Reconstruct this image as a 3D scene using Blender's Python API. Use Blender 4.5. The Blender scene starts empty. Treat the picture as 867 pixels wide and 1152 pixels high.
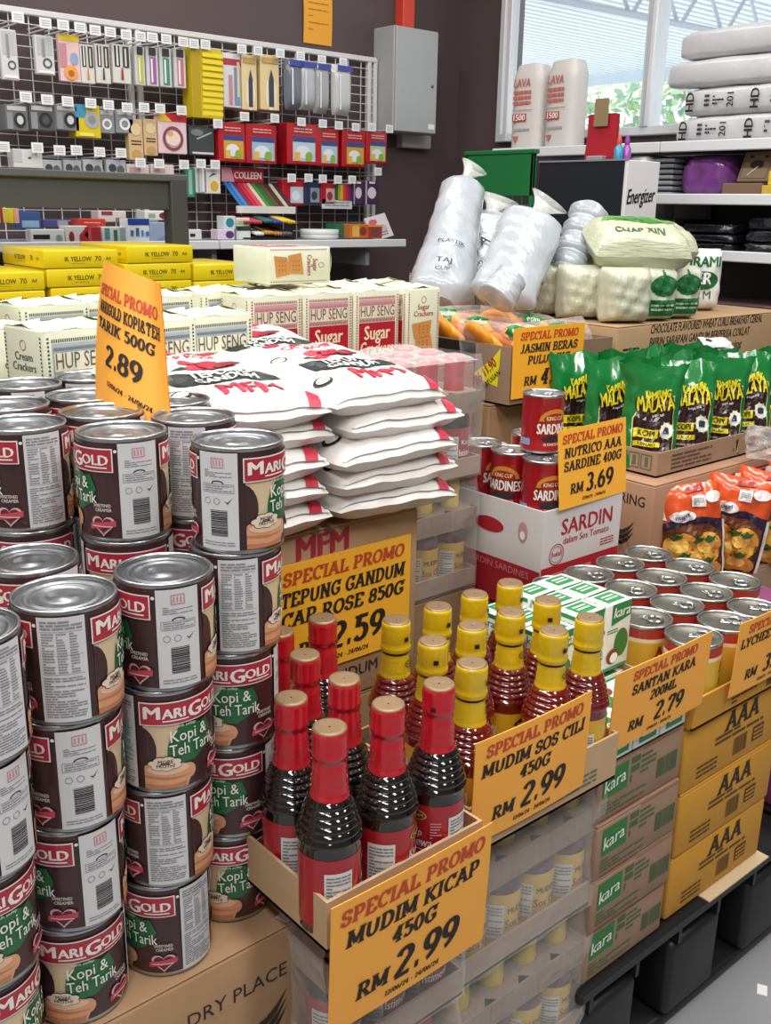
import bpy, bmesh, math, random
from mathutils import Vector, Matrix
rnd = random.Random(7)
sc = bpy.context.scene
COL = sc.collection
rad = math.radians

# ------------------------------------------------------------------ camera model
FPX, PITCH, ROLL, YAW, CAMH = 1120., rad(17.0), rad(1.1), rad(49.0), 1.25
cp, sp = math.cos(PITCH), math.sin(PITCH)
FW = Vector((math.cos(YAW)*cp, math.sin(YAW)*cp, -sp))
r0 = Vector((math.sin(YAW), -math.cos(YAW), 0)); u0 = r0.cross(FW)
RT = math.cos(ROLL)*r0 + math.sin(ROLL)*u0
UP = -math.sin(ROLL)*r0 + math.cos(ROLL)*u0
CAM = Vector((0, 0, CAMH))
def ray(x, y): return FW + RT*((x-433.5)/FPX) - UP*((y-576)/FPX)
def onY(x, y, Y): v = ray(x, y); return CAM + v*(Y/v.y)
def onX(x, y, X): v = ray(x, y); return CAM + v*(X/v.x)
def onZ(x, y, Z): v = ray(x, y); return CAM + v*((Z-CAMH)/v.z)
cd = bpy.data.cameras.new('camera'); cam = bpy.data.objects.new('camera', cd); COL.objects.link(cam)
cd.sensor_fit = 'HORIZONTAL'; cd.sensor_width = 36; cd.lens = 36*FPX/867; cd.clip_start = .02
cam.matrix_world = Matrix(((RT.x, UP.x, -FW.x, 0), (RT.y, UP.y, -FW.y, 0), (RT.z, UP.z, -FW.z, CAMH), (0, 0, 0, 1)))
sc.camera = cam
sc.view_settings.view_transform = 'Standard'; sc.view_settings.look = 'None'
sc.view_settings.exposure = -0.05; sc.view_settings.gamma = 1.0; sc.view_settings.use_curve_mapping = False

# ------------------------------------------------------------------ materials
def lin(h):
    h = h.lstrip('#'); o = []
    for i in (0, 2, 4):
        c = int(h[i:i+2], 16)/255
        o.append(c/12.92 if c <= .04045 else ((c+.055)/1.055)**2.4)
    return (*o, 1)
MATS = {}
def M(hexc, rough=.5, metal=0, var=0, vscale=20, bump=0, bscale=60, coat=0, trans=0, alpha=1, emit=0, stretch=None):
    key = (hexc, rough, metal, var, vscale, bump, bscale, coat, trans, alpha, emit, stretch)
    if key in MATS: return MATS[key]
    m = bpy.data.materials.new('surface_' + hexc.lstrip('#')); m.use_nodes = True
    nt = m.node_tree; b = nt.nodes['Principled BSDF']
    b.inputs['Base Color'].default_value = lin(hexc); b.inputs['Roughness'].default_value = rough
    b.inputs['Metallic'].default_value = metal; b.inputs['Coat Weight'].default_value = coat
    b.inputs['Coat Roughness'].default_value = .08
    b.inputs['Transmission Weight'].default_value = trans; b.inputs['Alpha'].default_value = alpha
    if emit:
        b.inputs['Emission Color'].default_value = lin(hexc); b.inputs['Emission Strength'].default_value = emit
    if var or bump:
        tc = nt.nodes.new('ShaderNodeTexCoord'); mp = nt.nodes.new('ShaderNodeMapping')
        nt.links.new(tc.outputs['Object'], mp.inputs[0])
        if stretch: mp.inputs['Scale'].default_value = stretch
    if var:
        n = nt.nodes.new('ShaderNodeTexNoise'); n.inputs['Scale'].default_value = vscale; n.inputs['Detail'].default_value = 4
        nt.links.new(mp.outputs[0], n.inputs['Vector'])
        hs = nt.nodes.new('ShaderNodeHueSaturation'); hs.inputs['Color'].default_value = lin(hexc)
        mr = nt.nodes.new('ShaderNodeMapRange'); mr.inputs[3].default_value = 1-var; mr.inputs[4].default_value = 1+var
        mr.inputs[1].default_value = .3; mr.inputs[2].default_value = .7
        nt.links.new(n.outputs[0], mr.inputs[0]); nt.links.new(mr.outputs[0], hs.inputs['Value'])
        nt.links.new(hs.outputs[0], b.inputs['Base Color'])
    if bump:
        n2 = nt.nodes.new('ShaderNodeTexNoise'); n2.inputs['Scale'].default_value = bscale; n2.inputs['Detail'].default_value = 3
        nt.links.new(mp.outputs[0], n2.inputs['Vector'])
        bp = nt.nodes.new('ShaderNodeBump'); bp.inputs['Strength'].default_value = bump; bp.inputs['Distance'].default_value = .01
        nt.links.new(n2.outputs[0], bp.inputs['Height']); nt.links.new(bp.outputs[0], b.inputs['Normal'])
    MATS[key] = m
    return m
def film(hexc='#ffffff', a=.1, rough=.1, bump=.5, bscale=40):
    key = ('film', hexc, a, rough, bump, bscale)
    if key in MATS: return MATS[key]
    m = bpy.data.materials.new('clear_film'); m.use_nodes = True; nt = m.node_tree
    b = nt.nodes['Principled BSDF']; b.inputs['Base Color'].default_value = lin(hexc); b.inputs['Roughness'].default_value = rough
    b.inputs['Specular IOR Level'].default_value = .8
    t = nt.nodes.new('ShaderNodeBsdfTransparent'); mix = nt.nodes.new('ShaderNodeMixShader')
    lw = nt.nodes.new('ShaderNodeLayerWeight'); lw.inputs[0].default_value = .35
    mr = nt.nodes.new('ShaderNodeMapRange'); mr.inputs[3].default_value = a; mr.inputs[4].default_value = min(1, a+.4)
    nt.links.new(lw.outputs['Facing'], mr.inputs[0]); nt.links.new(mr.outputs[0], mix.inputs[0])
    nt.links.new(t.outputs[0], mix.inputs[1]); nt.links.new(b.outputs[0], mix.inputs[2])
    nt.links.new(mix.outputs[0], nt.nodes['Material Output'].inputs['Surface'])
    n2 = nt.nodes.new('ShaderNodeTexNoise'); n2.inputs['Scale'].default_value = bscale
    tc = nt.nodes.new('ShaderNodeTexCoord'); nt.links.new(tc.outputs['Object'], n2.inputs['Vector'])
    bp = nt.nodes.new('ShaderNodeBump'); bp.inputs['Strength'].default_value = bump; bp.inputs['Distance'].default_value = .01
    nt.links.new(n2.outputs[0], bp.inputs['Height']); nt.links.new(bp.outputs[0], b.inputs['Normal'])
    MATS[key] = m
    return m
KRAFT = M('#b08d6a', .8, var=.07, vscale=14, bump=.08, bscale=150)
KRAFT2 = M('#a5886e', .8, var=.07, vscale=14, bump=.08, bscale=150)
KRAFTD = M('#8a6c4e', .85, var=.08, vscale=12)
INK = M('#241e1c', .7); BLACK = M('#15151a', .5); WHITE = M('#f2f2f0', .5); PAPER = M('#e9e8e6', .6)
TIN = M('#b9bcc0', .28, 1, bump=.03, bscale=30); TIN2 = M('#8e9094', .3, 1)
GOLD = M('#94795a', .42, .5)
WIRE = M('#d8d8da', .4); SHELFW = M('#d9dde0', .45)

# ------------------------------------------------------------------ mesh builder
class MB:
    def __init__(s): s.v, s.f, s.m, s.sm, s.mats = [], [], [], [], []
    def mi(s, mat):
        if mat not in s.mats: s.mats.append(mat)
        return s.mats.index(mat)
    def add(s, vs, fs, mat, smooth=False):
        k = len(s.v); i = s.mi(mat)
        s.v += [tuple(p) for p in vs]
        for f in fs: s.f.append([a+k for a in f]); s.m.append(i); s.sm.append(smooth)
        return s
    def box(s, a, b, mat, bev=0, rz=0, seg=1):
        (x0, y0, z0), (x1, y1, z1) = a, b
        c = Vector(((x0+x1)/2, (y0+y1)/2, (z0+z1)/2)); R = Matrix.Rotation(rz, 3, 'Z')
        bm = bmesh.new(); bmesh.ops.create_cube(bm, size=1)
        for v in bm.verts: v.co = Vector((v.co.x*(x1-x0), v.co.y*(y1-y0), v.co.z*(z1-z0)))
        if bev: bmesh.ops.bevel(bm, geom=list(bm.edges), offset=min(bev, .45*min(x1-x0, y1-y0, z1-z0)), segments=seg, affect='EDGES', profile=.5)
        for v in bm.verts: v.co = R @ v.co + c
        bm.verts.index_update()
        s.add([v.co for v in bm.verts], [[v.index for v in f.verts] for f in bm.faces], mat, seg > 1); bm.free()
        return s
    def lathe(s, prof, mat, n=28, c=(0, 0, 0), smooth=True, mats=None, axis=None):
        vs, k = [], len(prof)
        for r, z in prof:
            for i in range(n):
                a = 2*math.pi*i/n
                vs.append((c[0]+r*math.cos(a), c[1]+r*math.sin(a), c[2]+z))
        for j in range(k-1):
            s_m = mats[j] if mats else mat
            s.add([], [], s_m)
        base = len(s.v); s.v += vs
        for j in range(k-1):
            mi = s.mi(mats[j] if mats else mat)
            for i in range(n):
                a, b = j*n+i, j*n+(i+1) % n
                s.f.append([base+a, base+b, base+b+n, base+a+n]); s.m.append(mi); s.sm.append(smooth)
        return s
    def tube(s, pts, r, mat, n=6, closed=False):
        pts = [Vector(p) for p in pts]; vs = []; k = len(pts)
        for i, p in enumerate(pts):
            t = (pts[min(i+1, k-1)] - pts[max(i-1, 0)]).normalized()
            a = t.orthogonal().normalized(); b = t.cross(a)
            rr = r[i] if isinstance(r, (list, tuple)) else r
            for j in range(n):
                q = 2*math.pi*j/n; vs.append(p + a*(rr*math.cos(q)) + b*(rr*math.sin(q)))
        fs = [[i*n+j, i*n+(j+1) % n, (i+1)*n+(j+1) % n, (i+1)*n+j] for i in range(k-1) for j in range(n)]
        fs += [list(range(n))[::-1], [(k-1)*n+j for j in range(n)]]
        return s.add(vs, fs, mat, n > 6)
    def grid(s, fn, nu, nv, mat, smooth=True, flip=False):
        vs = [fn(i/nu, j/nv) for j in range(nv+1) for i in range(nu+1)]; w = nu+1
        fs = [[j*w+i, j*w+i+1, (j+1)*w+i+1, (j+1)*w+i] for j in range(nv) for i in range(nu)]
        if flip: fs = [f[::-1] for f in fs]
        return s.add(vs, fs, mat, smooth)
    def mesh(s, name):
        me = bpy.data.meshes.new(name); me.from_pydata(s.v, [], s.f)
        for m in s.mats: me.materials.append(m)
        me.polygons.foreach_set('material_index', s.m); me.polygons.foreach_set('use_smooth', s.sm)
        me.update(); return me
    def build(s, name, parent=None, label=None):
        o = bpy.data.objects.new(name, s.mesh(name)); COL.objects.link(o)
        if parent: o.parent = parent
        if label: o['label'] = label
        return o

USED = {}
def thing(name, label, cat, loc=(0, 0, 0), rz=0, group=None, rot=None):
    o = bpy.data.objects.new(name, None); COL.objects.link(o); o.empty_display_size = .02
    o.location = loc; o.rotation_euler = rot if rot else (0, 0, rz)
    return tag(o, label, cat, group)
def tag(o, label, cat, group=None):
    o['label'] = label; o['category'] = cat
    USED[label] = USED.get(label, 0)+1
    if group: o['group'] = group
    return o
def struct(o): o['kind'] = 'structure'; return o
KIDS = {}
def clone(root, label, loc, rz=0, group=None, rot=None):
    r = root.copy(); COL.objects.link(r); r.location = loc; r.rotation_euler = rot if rot else (0, 0, rz)
    r['label'] = label; USED[label] = USED.get(label, 0)+1
    if group: r['group'] = group
    for c in KIDS[root.name]:
        d = c.copy(); COL.objects.link(d); d.parent = r
        for e in KIDS.get(c.name, ()): g = e.copy(); COL.objects.link(g); g.parent = d
    return r
def remember(root):
    KIDS[root.name] = list(root.children)
    for c in root.children: KIDS[c.name] = list(c.children)
class Proto:
    """first use moves the prototype itself, later uses copy it"""
    def __init__(s, root): s.r = root; s.n = 0; remember(root)
    def put(s, label, loc, rz=0, group=None, rot=None):
        s.n += 1
        if s.n == 1:
            o = s.r; o.location = loc; o.rotation_euler = rot if rot else (0, 0, rz); tag(o, label, o['category'], group or o.get('group')); return o
        return clone(s.r, label, loc, rz, group, rot)

# ------------------------------------------------------------------ printed decals
class Surf:
    def __init__(s, fn, su=0, sv=0, e=.0004): s.fn, s.su, s.sv, s.e = fn, su, sv, e
def plane(o, U, V, e=.0006):
    o, U, V = Vector(o), Vector(U).normalized(), Vector(V).normalized(); N = U.cross(V)
    return Surf(lambda u, v, h: o + U*u + V*v + N*h, e=e)
def cyl(r, z0=0, su=.006, e=.0003, c=(0, 0)):
    return Surf(lambda u, v, h: Vector((c[0]+(r+h)*math.sin(u/r), c[1]-(r+h)*math.cos(u/r), z0+v)), su=su, e=e)
def decal(mb, S, vs, fs, mat, layer=1):
    bm = bmesh.new(); bv = [bm.verts.new((p[0], p[1], p[2] if len(p) > 2 else 0)) for p in vs]
    for f in fs:
        try: bm.faces.new([bv[i] for i in f])
        except ValueError: pass
    for st, ax in ((S.su, 0), (S.sv, 1)):
        if not st or not vs: continue
        lo, hi = min(p[ax] for p in vs), max(p[ax] for p in vs)
        k = math.floor(lo/st)+1
        while k*st < hi:
            co = [0, 0, 0]; no = [0, 0, 0]; co[ax] = k*st; no[ax] = 1
            bmesh.ops.bisect_plane(bm, geom=list(bm.verts)+list(bm.edges)+list(bm.faces), plane_co=co, plane_no=no, dist=1e-7); k += 1
    bm.verts.index_update()
    mb.add([S.fn(v.co.x, v.co.y, S.e*(layer+v.co.z)) for v in bm.verts], [[v.index for v in f.verts] for f in bm.faces if len(f.verts) > 2], mat)
    bm.free()
def rect(mb, S, u0, v0, u1, v1, mat, layer=1): decal(mb, S, [(u0, v0), (u1, v0), (u1, v1), (u0, v1)], [[0, 1, 2, 3]], mat, layer)
def poly(mb, S, pts, mat, layer=1): decal(mb, S, pts, [list(range(len(pts)))], mat, layer)
def ell(mb, S, u, v, a, b, mat, layer=1, n=20, a0=0, a1=360):
    poly(mb, S, [(u+a*math.cos(rad(a0+(a1-a0)*i/n)), v+b*math.sin(rad(a0+(a1-a0)*i/n))) for i in range(n if a1-a0 >= 360 else n+1)], mat, layer)
def ring(mb, S, u, v, a, b, t, mat, layer=1, n=24):
    vs = []
    for i in range(n):
        c, s_ = math.cos(2*math.pi*i/n), math.sin(2*math.pi*i/n); vs += [(u+a*c, v+b*s_), (u+(a-t)*c, v+(b-t)*s_)]
    decal(mb, S, vs, [[2*i, (2*i+2) % (2*n), (2*i+3) % (2*n), 2*i+1] for i in range(n)], mat, layer)
def frame(mb, S, u0, v0, u1, v1, t, mat, layer=1):
    for q in ((u0, v0, u1, v0+t), (u0, v1-t, u1, v1), (u0, v0+t, u0+t, v1-t), (u1-t, v0+t, u1, v1-t)): rect(mb, S, *q, mat, layer)
TC = {}
def sans(s, bold=0):
    k = (s, bold)
    if bold and k not in TC:
        V, F = sans(s, 0); n = len(V); b = bold*.9
        TC[k] = ([(x-b, y-b*.4, 0) for x, y, _ in V]+[(x+b, y+b*.4, .15) for x, y, _ in V]+([(x, y, .3) for x, y, _ in V] if bold > .04 else []), [list(f) for f in F]+[[i+n for i in f] for f in F]+([[i+2*n for i in f] for f in F] if bold > .04 else []))
    if k not in TC:
        c = bpy.data.curves.new('lettering', 'FONT'); c.body = s; c.size = 1.4; c.resolution_u = 2; c.fill_mode = 'FRONT'
        o = bpy.data.objects.new('lettering', c); me = o.to_mesh()
        TC[k] = ([(v.co.x, v.co.y, 0) for v in me.vertices], [list(p.vertices) for p in me.polygons])
        o.to_mesh_clear(); bpy.data.objects.remove(o); bpy.data.curves.remove(c)
    return TC[k]
def arc(cx, cy, rx, ry, a0, a1, n=9): return [(cx+rx*math.cos(rad(a0+(a1-a0)*i/n)), cy+ry*math.sin(rad(a0+(a1-a0)*i/n))) for i in range(n+1)]
GL = {
 'A': (.98, [[(.14, 0), (.49, 1)], [(.49, 1), (.86, 0)], [(.28, .34), (.72, .34)]]),
 'B': (.86, [[(.22, 0), (.22, 1)], [(.1, 1), (.46, 1)]+arc(.46, .76, .22, .24, 90, -90)+[(.22, .52)], [(.22, .52), (.48, .52)]+arc(.48, .26, .25, .26, 90, -90)+[(.1, 0)]]),
 'C': (.88, [arc(.5, .5, .36, .5, 48, 312, 16), [(.76, .98), (.76, .68)]]),
 'D': (.94, [[(.22, 0), (.22, 1)], [(.1, 1), (.42, 1)]+arc(.42, .5, .39, .5, 90, -90, 12)+[(.1, 0)]]),
 'E': (.82, [[(.22, 0), (.22, 1)], [(.1, 1), (.7, 1)], [(.22, .52), (.56, .52)], [(.1, 0), (.72, 0)], [(.7, 1), (.7, .74)], [(.73, 0), (.73, .27)]]),
 'G': (.94, [arc(.5, .5, .36, .5, 48, 340, 18), [(.76, .98), (.76, .68)], [(.52, .42), (.9, .42)], [(.78, .4), (.78, .1)]]),
 'H': (.98, [[(.2, 0), (.2, 1)], [(.78, 0), (.78, 1)], [(.2, .52), (.78, .52)]]),
 'I': (.46, [[(.23, 0), (.23, 1)]]),
 'J': (.66, [[(.44, 1), (.44, .3)]+arc(.26, .26, .18, .26, 0, -150, 6)[1:], [(.26, 1), (.6, 1)]]),
 'K': (.94, [[(.2, 0), (.2, 1)], [(.76, 1), (.24, .42)], [(.38, .56), (.82, 0)]]),
 'L': (.78, [[(.22, 0), (.22, 1)], [(.1, 0), (.7, 0)], [(.69, 0), (.69, .3)]]),
 'M': (1.12, [[(.18, 0), (.18, 1)], [(.18, 1), (.56, .12)], [(.56, .12), (.94, 1)], [(.94, 0), (.94, 1)]]),
 'N': (.98, [[(.2, 0), (.2, 1)], [(.2, 1), (.78, 0)], [(.78, 0), (.78, 1)]]),
 'O': (.94, [arc(.47, .5, .36, .5, 90, 450, 22)]),
 'P': (.84, [[(.22, 0), (.22, 1)], [(.1, 1), (.46, 1)]+arc(.46, .72, .25, .28, 90, -90)+[(.22, .44)]]),
 'R': (.92, [[(.22, 0), (.22, 1)], [(.1, 1), (.46, 1)]+arc(.46, .74, .23, .26, 90, -90)+[(.22, .48)], [(.44, .48), (.8, 0)]]),
 'S': (.76, [arc(.38, .75, .24, .25, 40, 250, 12)+arc(.38, .25, .26, .26, 80, -140, 12), [(.6, .98), (.6, .72)], [(.14, .04), (.14, .3)]]),
 'T': (.86, [[(.43, 0), (.43, 1)], [(.1, 1), (.76, 1)], [(.1, 1), (.1, .72)], [(.76, 1), (.76, .72)]]),
 'U': (.94, [[(.2, 1), (.2, .34)]+arc(.48, .34, .28, .34, 180, 360, 10)[1:]+[(.76, 1)]]),
 'X': (.9, [[(.14, 0), (.76, 1)], [(.14, 1), (.76, 0)]]),
 'Y': (.92, [[(.46, 0), (.46, .46)], [(.46, .46), (.14, 1)], [(.46, .46), (.78, 1)]]),
 '0': (.74, [arc(.37, .5, .25, .5, 90, 450, 20)]),
 '1': (.5, [[(.27, 0), (.27, 1)]]),
 '2': (.72, [arc(.36, .74, .24, .26, 170, -30, 10)+[(.12, 0)], [(.1, 0), (.64, 0)]]),
 '3': (.7, [arc(.34, .76, .22, .24, 150, -90, 10), arc(.34, .26, .25, .26, 90, -150, 10)]),
 '4': (.76, [[(.5, 0), (.5, 1)], [(.5, 1), (.1, .3)], [(.08, .3), (.7, .3)]]),
 '5': (.7, [[(.18, 1), (.6, 1)], [(.2, 1), (.18, .55)], arc(.34, .32, .25, .32, 120, -150, 12)]),
 '6': (.72, [arc(.37, .3, .24, .3, 90, 450, 16), arc(.62, .32, .49, .68, 105, 180, 7)]),
 '7': (.7, [[(.1, 1), (.62, 1)], [(.62, 1), (.28, 0)], [(.11, 1), (.11, .76)]]),
 '8': (.72, [arc(.36, .76, .21, .24, 90, 450, 16), arc(.36, .26, .25, .26, 90, 450, 16)]),
 '9': (.72, [arc(.36, .7, .24, .3, 90, 450, 16), arc(.11, .68, .49, .68, 0, -75, 7)]),
 '.': (.32, [[(.1, .06), (.24, .06)], [(.1, .02), (.24, .02)], [(.1, .12), (.24, .12)]]),
 '-': (.5, [[(.08, .42), (.42, .42)]]), '/': (.5, [[(.06, -.05), (.44, 1.05)]]),
 '&': (.98, [arc(.4, .78, .17, .2, -60, 240, 12)+[(.84, 0)], arc(.4, .27, .28, .27, 110, 360, 12)]), ' ': (.42, [])}
def slab(s, hx=.128, hy=.072, ital=.18):
    k = ('slab', s, ital, hx)
    if k in TC: return TC[k]
    V, F, x = [], [], 0
    lay = [0]
    def quad(p):
        n = len(V); V.extend((a, b, lay[0]) for a, b in p); F.append(list(range(n, n+len(p))))
    for ch in s:
        w, strokes = GL.get(ch, GL[' '])
        for si, st in enumerate(strokes):
            lay[0] = .1*si
            st = [(p[0]+x, .055+.89*p[1]) for p in st]; n = len(st); L, R = [], []
            for i in range(n):
                a, b = st[max(i-1, 0)], st[min(i+1, n-1)]
                dx, dy = b[0]-a[0], b[1]-a[1]; l = math.hypot(dx, dy) or 1; nx, ny = -dy/l, dx/l
                h = math.hypot(hx*nx, hy*ny); L.append((st[i][0]+nx*h, st[i][1]+ny*h)); R.append((st[i][0]-nx*h, st[i][1]-ny*h))
            for i in range(n-1): quad([R[i], R[i+1], L[i+1], L[i]])
            for e, o in ((0, 1), (n-1, n-2)):
                dx, dy = st[o][0]-st[e][0], st[o][1]-st[e][1]
                if n < 8 and abs(dy) > .5*math.hypot(dx, dy) and abs(dy) > .25 and ch not in './-7':
                    y = st[e][1]
                    lay[0] += .035
                    if y < .1: quad([(st[e][0]-hx-.08, 0), (st[e][0]+hx+.08, 0), (st[e][0]+hx+.08, .1), (st[e][0]-hx-.08, .1)])
                    if y > .9: quad([(st[e][0]-hx-.08, .9), (st[e][0]+hx+.08, .9), (st[e][0]+hx+.08, 1), (st[e][0]-hx-.08, 1)])
        x += w*1.04
    V = [(a+b*ital, b, c) for a, b, c in V]
    TC[k] = (V, F); return TC[k]
def text(mb, S, s, u, v, h, mat, al='c', maxw=None, rot=0, slant=0, bold=.02, layer=1, serif=False, ital=.16, sx=1):
    V, F = slab(s, ital=ital) if serif else sans(s, bold)
    if not V: return
    x0, x1 = min(p[0] for p in V), max(p[0] for p in V)
    k = h*sx
    if maxw and (x1-x0)*k > maxw: k = maxw/(x1-x0)
    o = {'c': (x0+x1)/2, 'l': x0, 'r': x1}[al]
    c, s_ = math.cos(rot), math.sin(rot); P = []
    for x, y, q in V:
        a, b = (x-o)*k + slant*y*h, y*h
        P.append((u+a*c-b*s_, v+a*s_+b*c, q))
    decal(mb, S, P, F, mat, layer)
def lines(mb, S, u0, v0, u1, v1, n, mat, layer=1, fill=.45, seed=0):
    r = random.Random(seed); p = (v1-v0)/n
    for i in range(n):
        y = v1-(i+1)*p; x = u0
        while x < u1-.001:
            w = (u1-u0)*r.uniform(.12, .35); e = min(u1, x+w)
            rect(mb, S, x, y+p*(.5-fill/2), e, y+p*(.5+fill/2), mat, layer); x = e+(u1-u0)*.03
            if r.random() < .12: break
def barcode(mb, S, u0, v0, u1, v1, mat, layer=1, seed=1, vert=False):
    r = random.Random(seed); L = (v1-v0) if vert else (u1-u0); x = 0
    while x < L:
        w = min(L*r.choice((.015, .03, .045)), L-x)
        if vert: rect(mb, S, u0, v0+x, u1, v0+x+w, mat, layer)
        else: rect(mb, S, u0+x, v0, u0+x+w, v1, mat, layer)
        x += w+L*r.choice((.02, .03))
def nth(i): return ('first', 'second', 'third', 'fourth', 'fifth', 'sixth', 'seventh', 'eighth', 'ninth', 'tenth', 'eleventh', 'twelfth')[i]

# ------------------------------------------------------------------ generic shapes
def open_box(mb, x0, y0, z0, x1, y1, z1, mat, t=.004, inner=None):
    mb.box((x0, y0, z0), (x1, y1, z0+t), mat)
    for a, b in (((x0, y0, z0), (x1, y0+t, z1)), ((x0, y1-t, z0), (x1, y1, z1)), ((x0, y0+t, z0), (x0+t, y1-t, z1)), ((x1-t, y0+t, z0), (x1, y1-t, z1))): mb.box(a, b, mat)
def wr(u, v, seed, k=1.0):
    s = seed*1.37
    return k*(math.sin(9*u+5*v+s)*.35+math.sin(17*u-13*v+2*s)*.25+math.sin(31*v+7*u+3*s)*.2+math.sin(41*u+23*v+s)*.2)
def pillow_fn(w, h, d, seed=0, crink=.1, p=2.4, q=2.4):
    """front/back surface of a filled bag lying in X-Z, thickness along Y"""
    def fn(u, v, side=-1, e=0):
        a, b = 2*u-1, 2*v-1
        t = max(0, 1-abs(a)**p)**.55*max(0, 1-abs(b)**q)**.55
        y = side*(d/2*t*(1+crink*wr(u, v, seed))+e) + .004*wr(u*.6, v*.7, seed+2)*(1 if crink else 0)
        nar = 1-.06*(1-t)*abs(b)**6
        return Vector((w/2*a*nar + crink*.03*w*wr(v, u, seed+5)*abs(a)**4, y, h*v+crink*.03*h*wr(u, v, seed+9)*abs(b)**4))
    return fn
def pillow(mb, w, h, d, mat, seed=0, crink=.1, nu=18, nv=20, back=None, p=2.4, q=2.4):
    fn = pillow_fn(w, h, d, seed, crink, p, q)
    mb.grid(lambda u, v: fn(u, v, -1), nu, nv, mat); mb.grid(lambda u, v: fn(u, v, 1), nu, nv, back or mat, flip=True)
    return Surf(lambda u, v, e: fn(u/w+.5, v/h, -1, e), su=w/nu, sv=h/nv, e=.0012)
def sign(label, lines_, w, h, loc, rz=0, tilt=0, color='#fbb045', curl=0):
    """printed card standing in X-Z, its base centre at loc"""
    t = thing('price_sign', label, 'sign', loc, rot=(tilt, 0, rz), group='orange promotion cards')
    mb = MB(); f = lambda u, v: Vector((w*(u-.5), curl*(4*(u-.5)**2-1)*.5 + curl*.7*(v-.5)**2, h*v))
    c = M(color, .55, var=.03, vscale=6)
    mb.grid(f, 14, 8, c); mb.grid(lambda u, v: f(u, v)+Vector((0, .0012, 0)), 14, 8, c, flip=True)
    for k in (0, 1):
        mb.grid(lambda u, v: f(u, k)+Vector((0, .0012*v, 0)), 14, 1, c); mb.grid(lambda u, v: f(k, u)+Vector((0, .0012*v, 0)), 8, 1, c)
    mb.build('card', t)
    S = Surf(lambda u, v, e: f(u/w+.5, v/h)+Vector((0, -e, 0)), su=w/14, sv=h/8, e=.0006)
    mb = MB(); red = M('#c0472a', .6)
    for s, hh, u, v, col in lines_: text(mb, S, s, u*w, v*h, hh*h, red if col else INK, maxw=w*.92, serif=True)
    mb.build('lettering', t)
    return t
def promo(name_lines, price, date=True, s=1):
    L = [('SPECIAL PROMO', .115, 0, .82, 1)]; v = .64
    for n in name_lines: L.append((n, .125, 0, v, 0)); v -= .17
    L += [('RM', .13, -.25, .17, 0), (price, .235, .09, .155, 0)]
    if date: L.append(('12/06/24 - 24/06/24', .04, 0, .06, 0))
    return L

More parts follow.
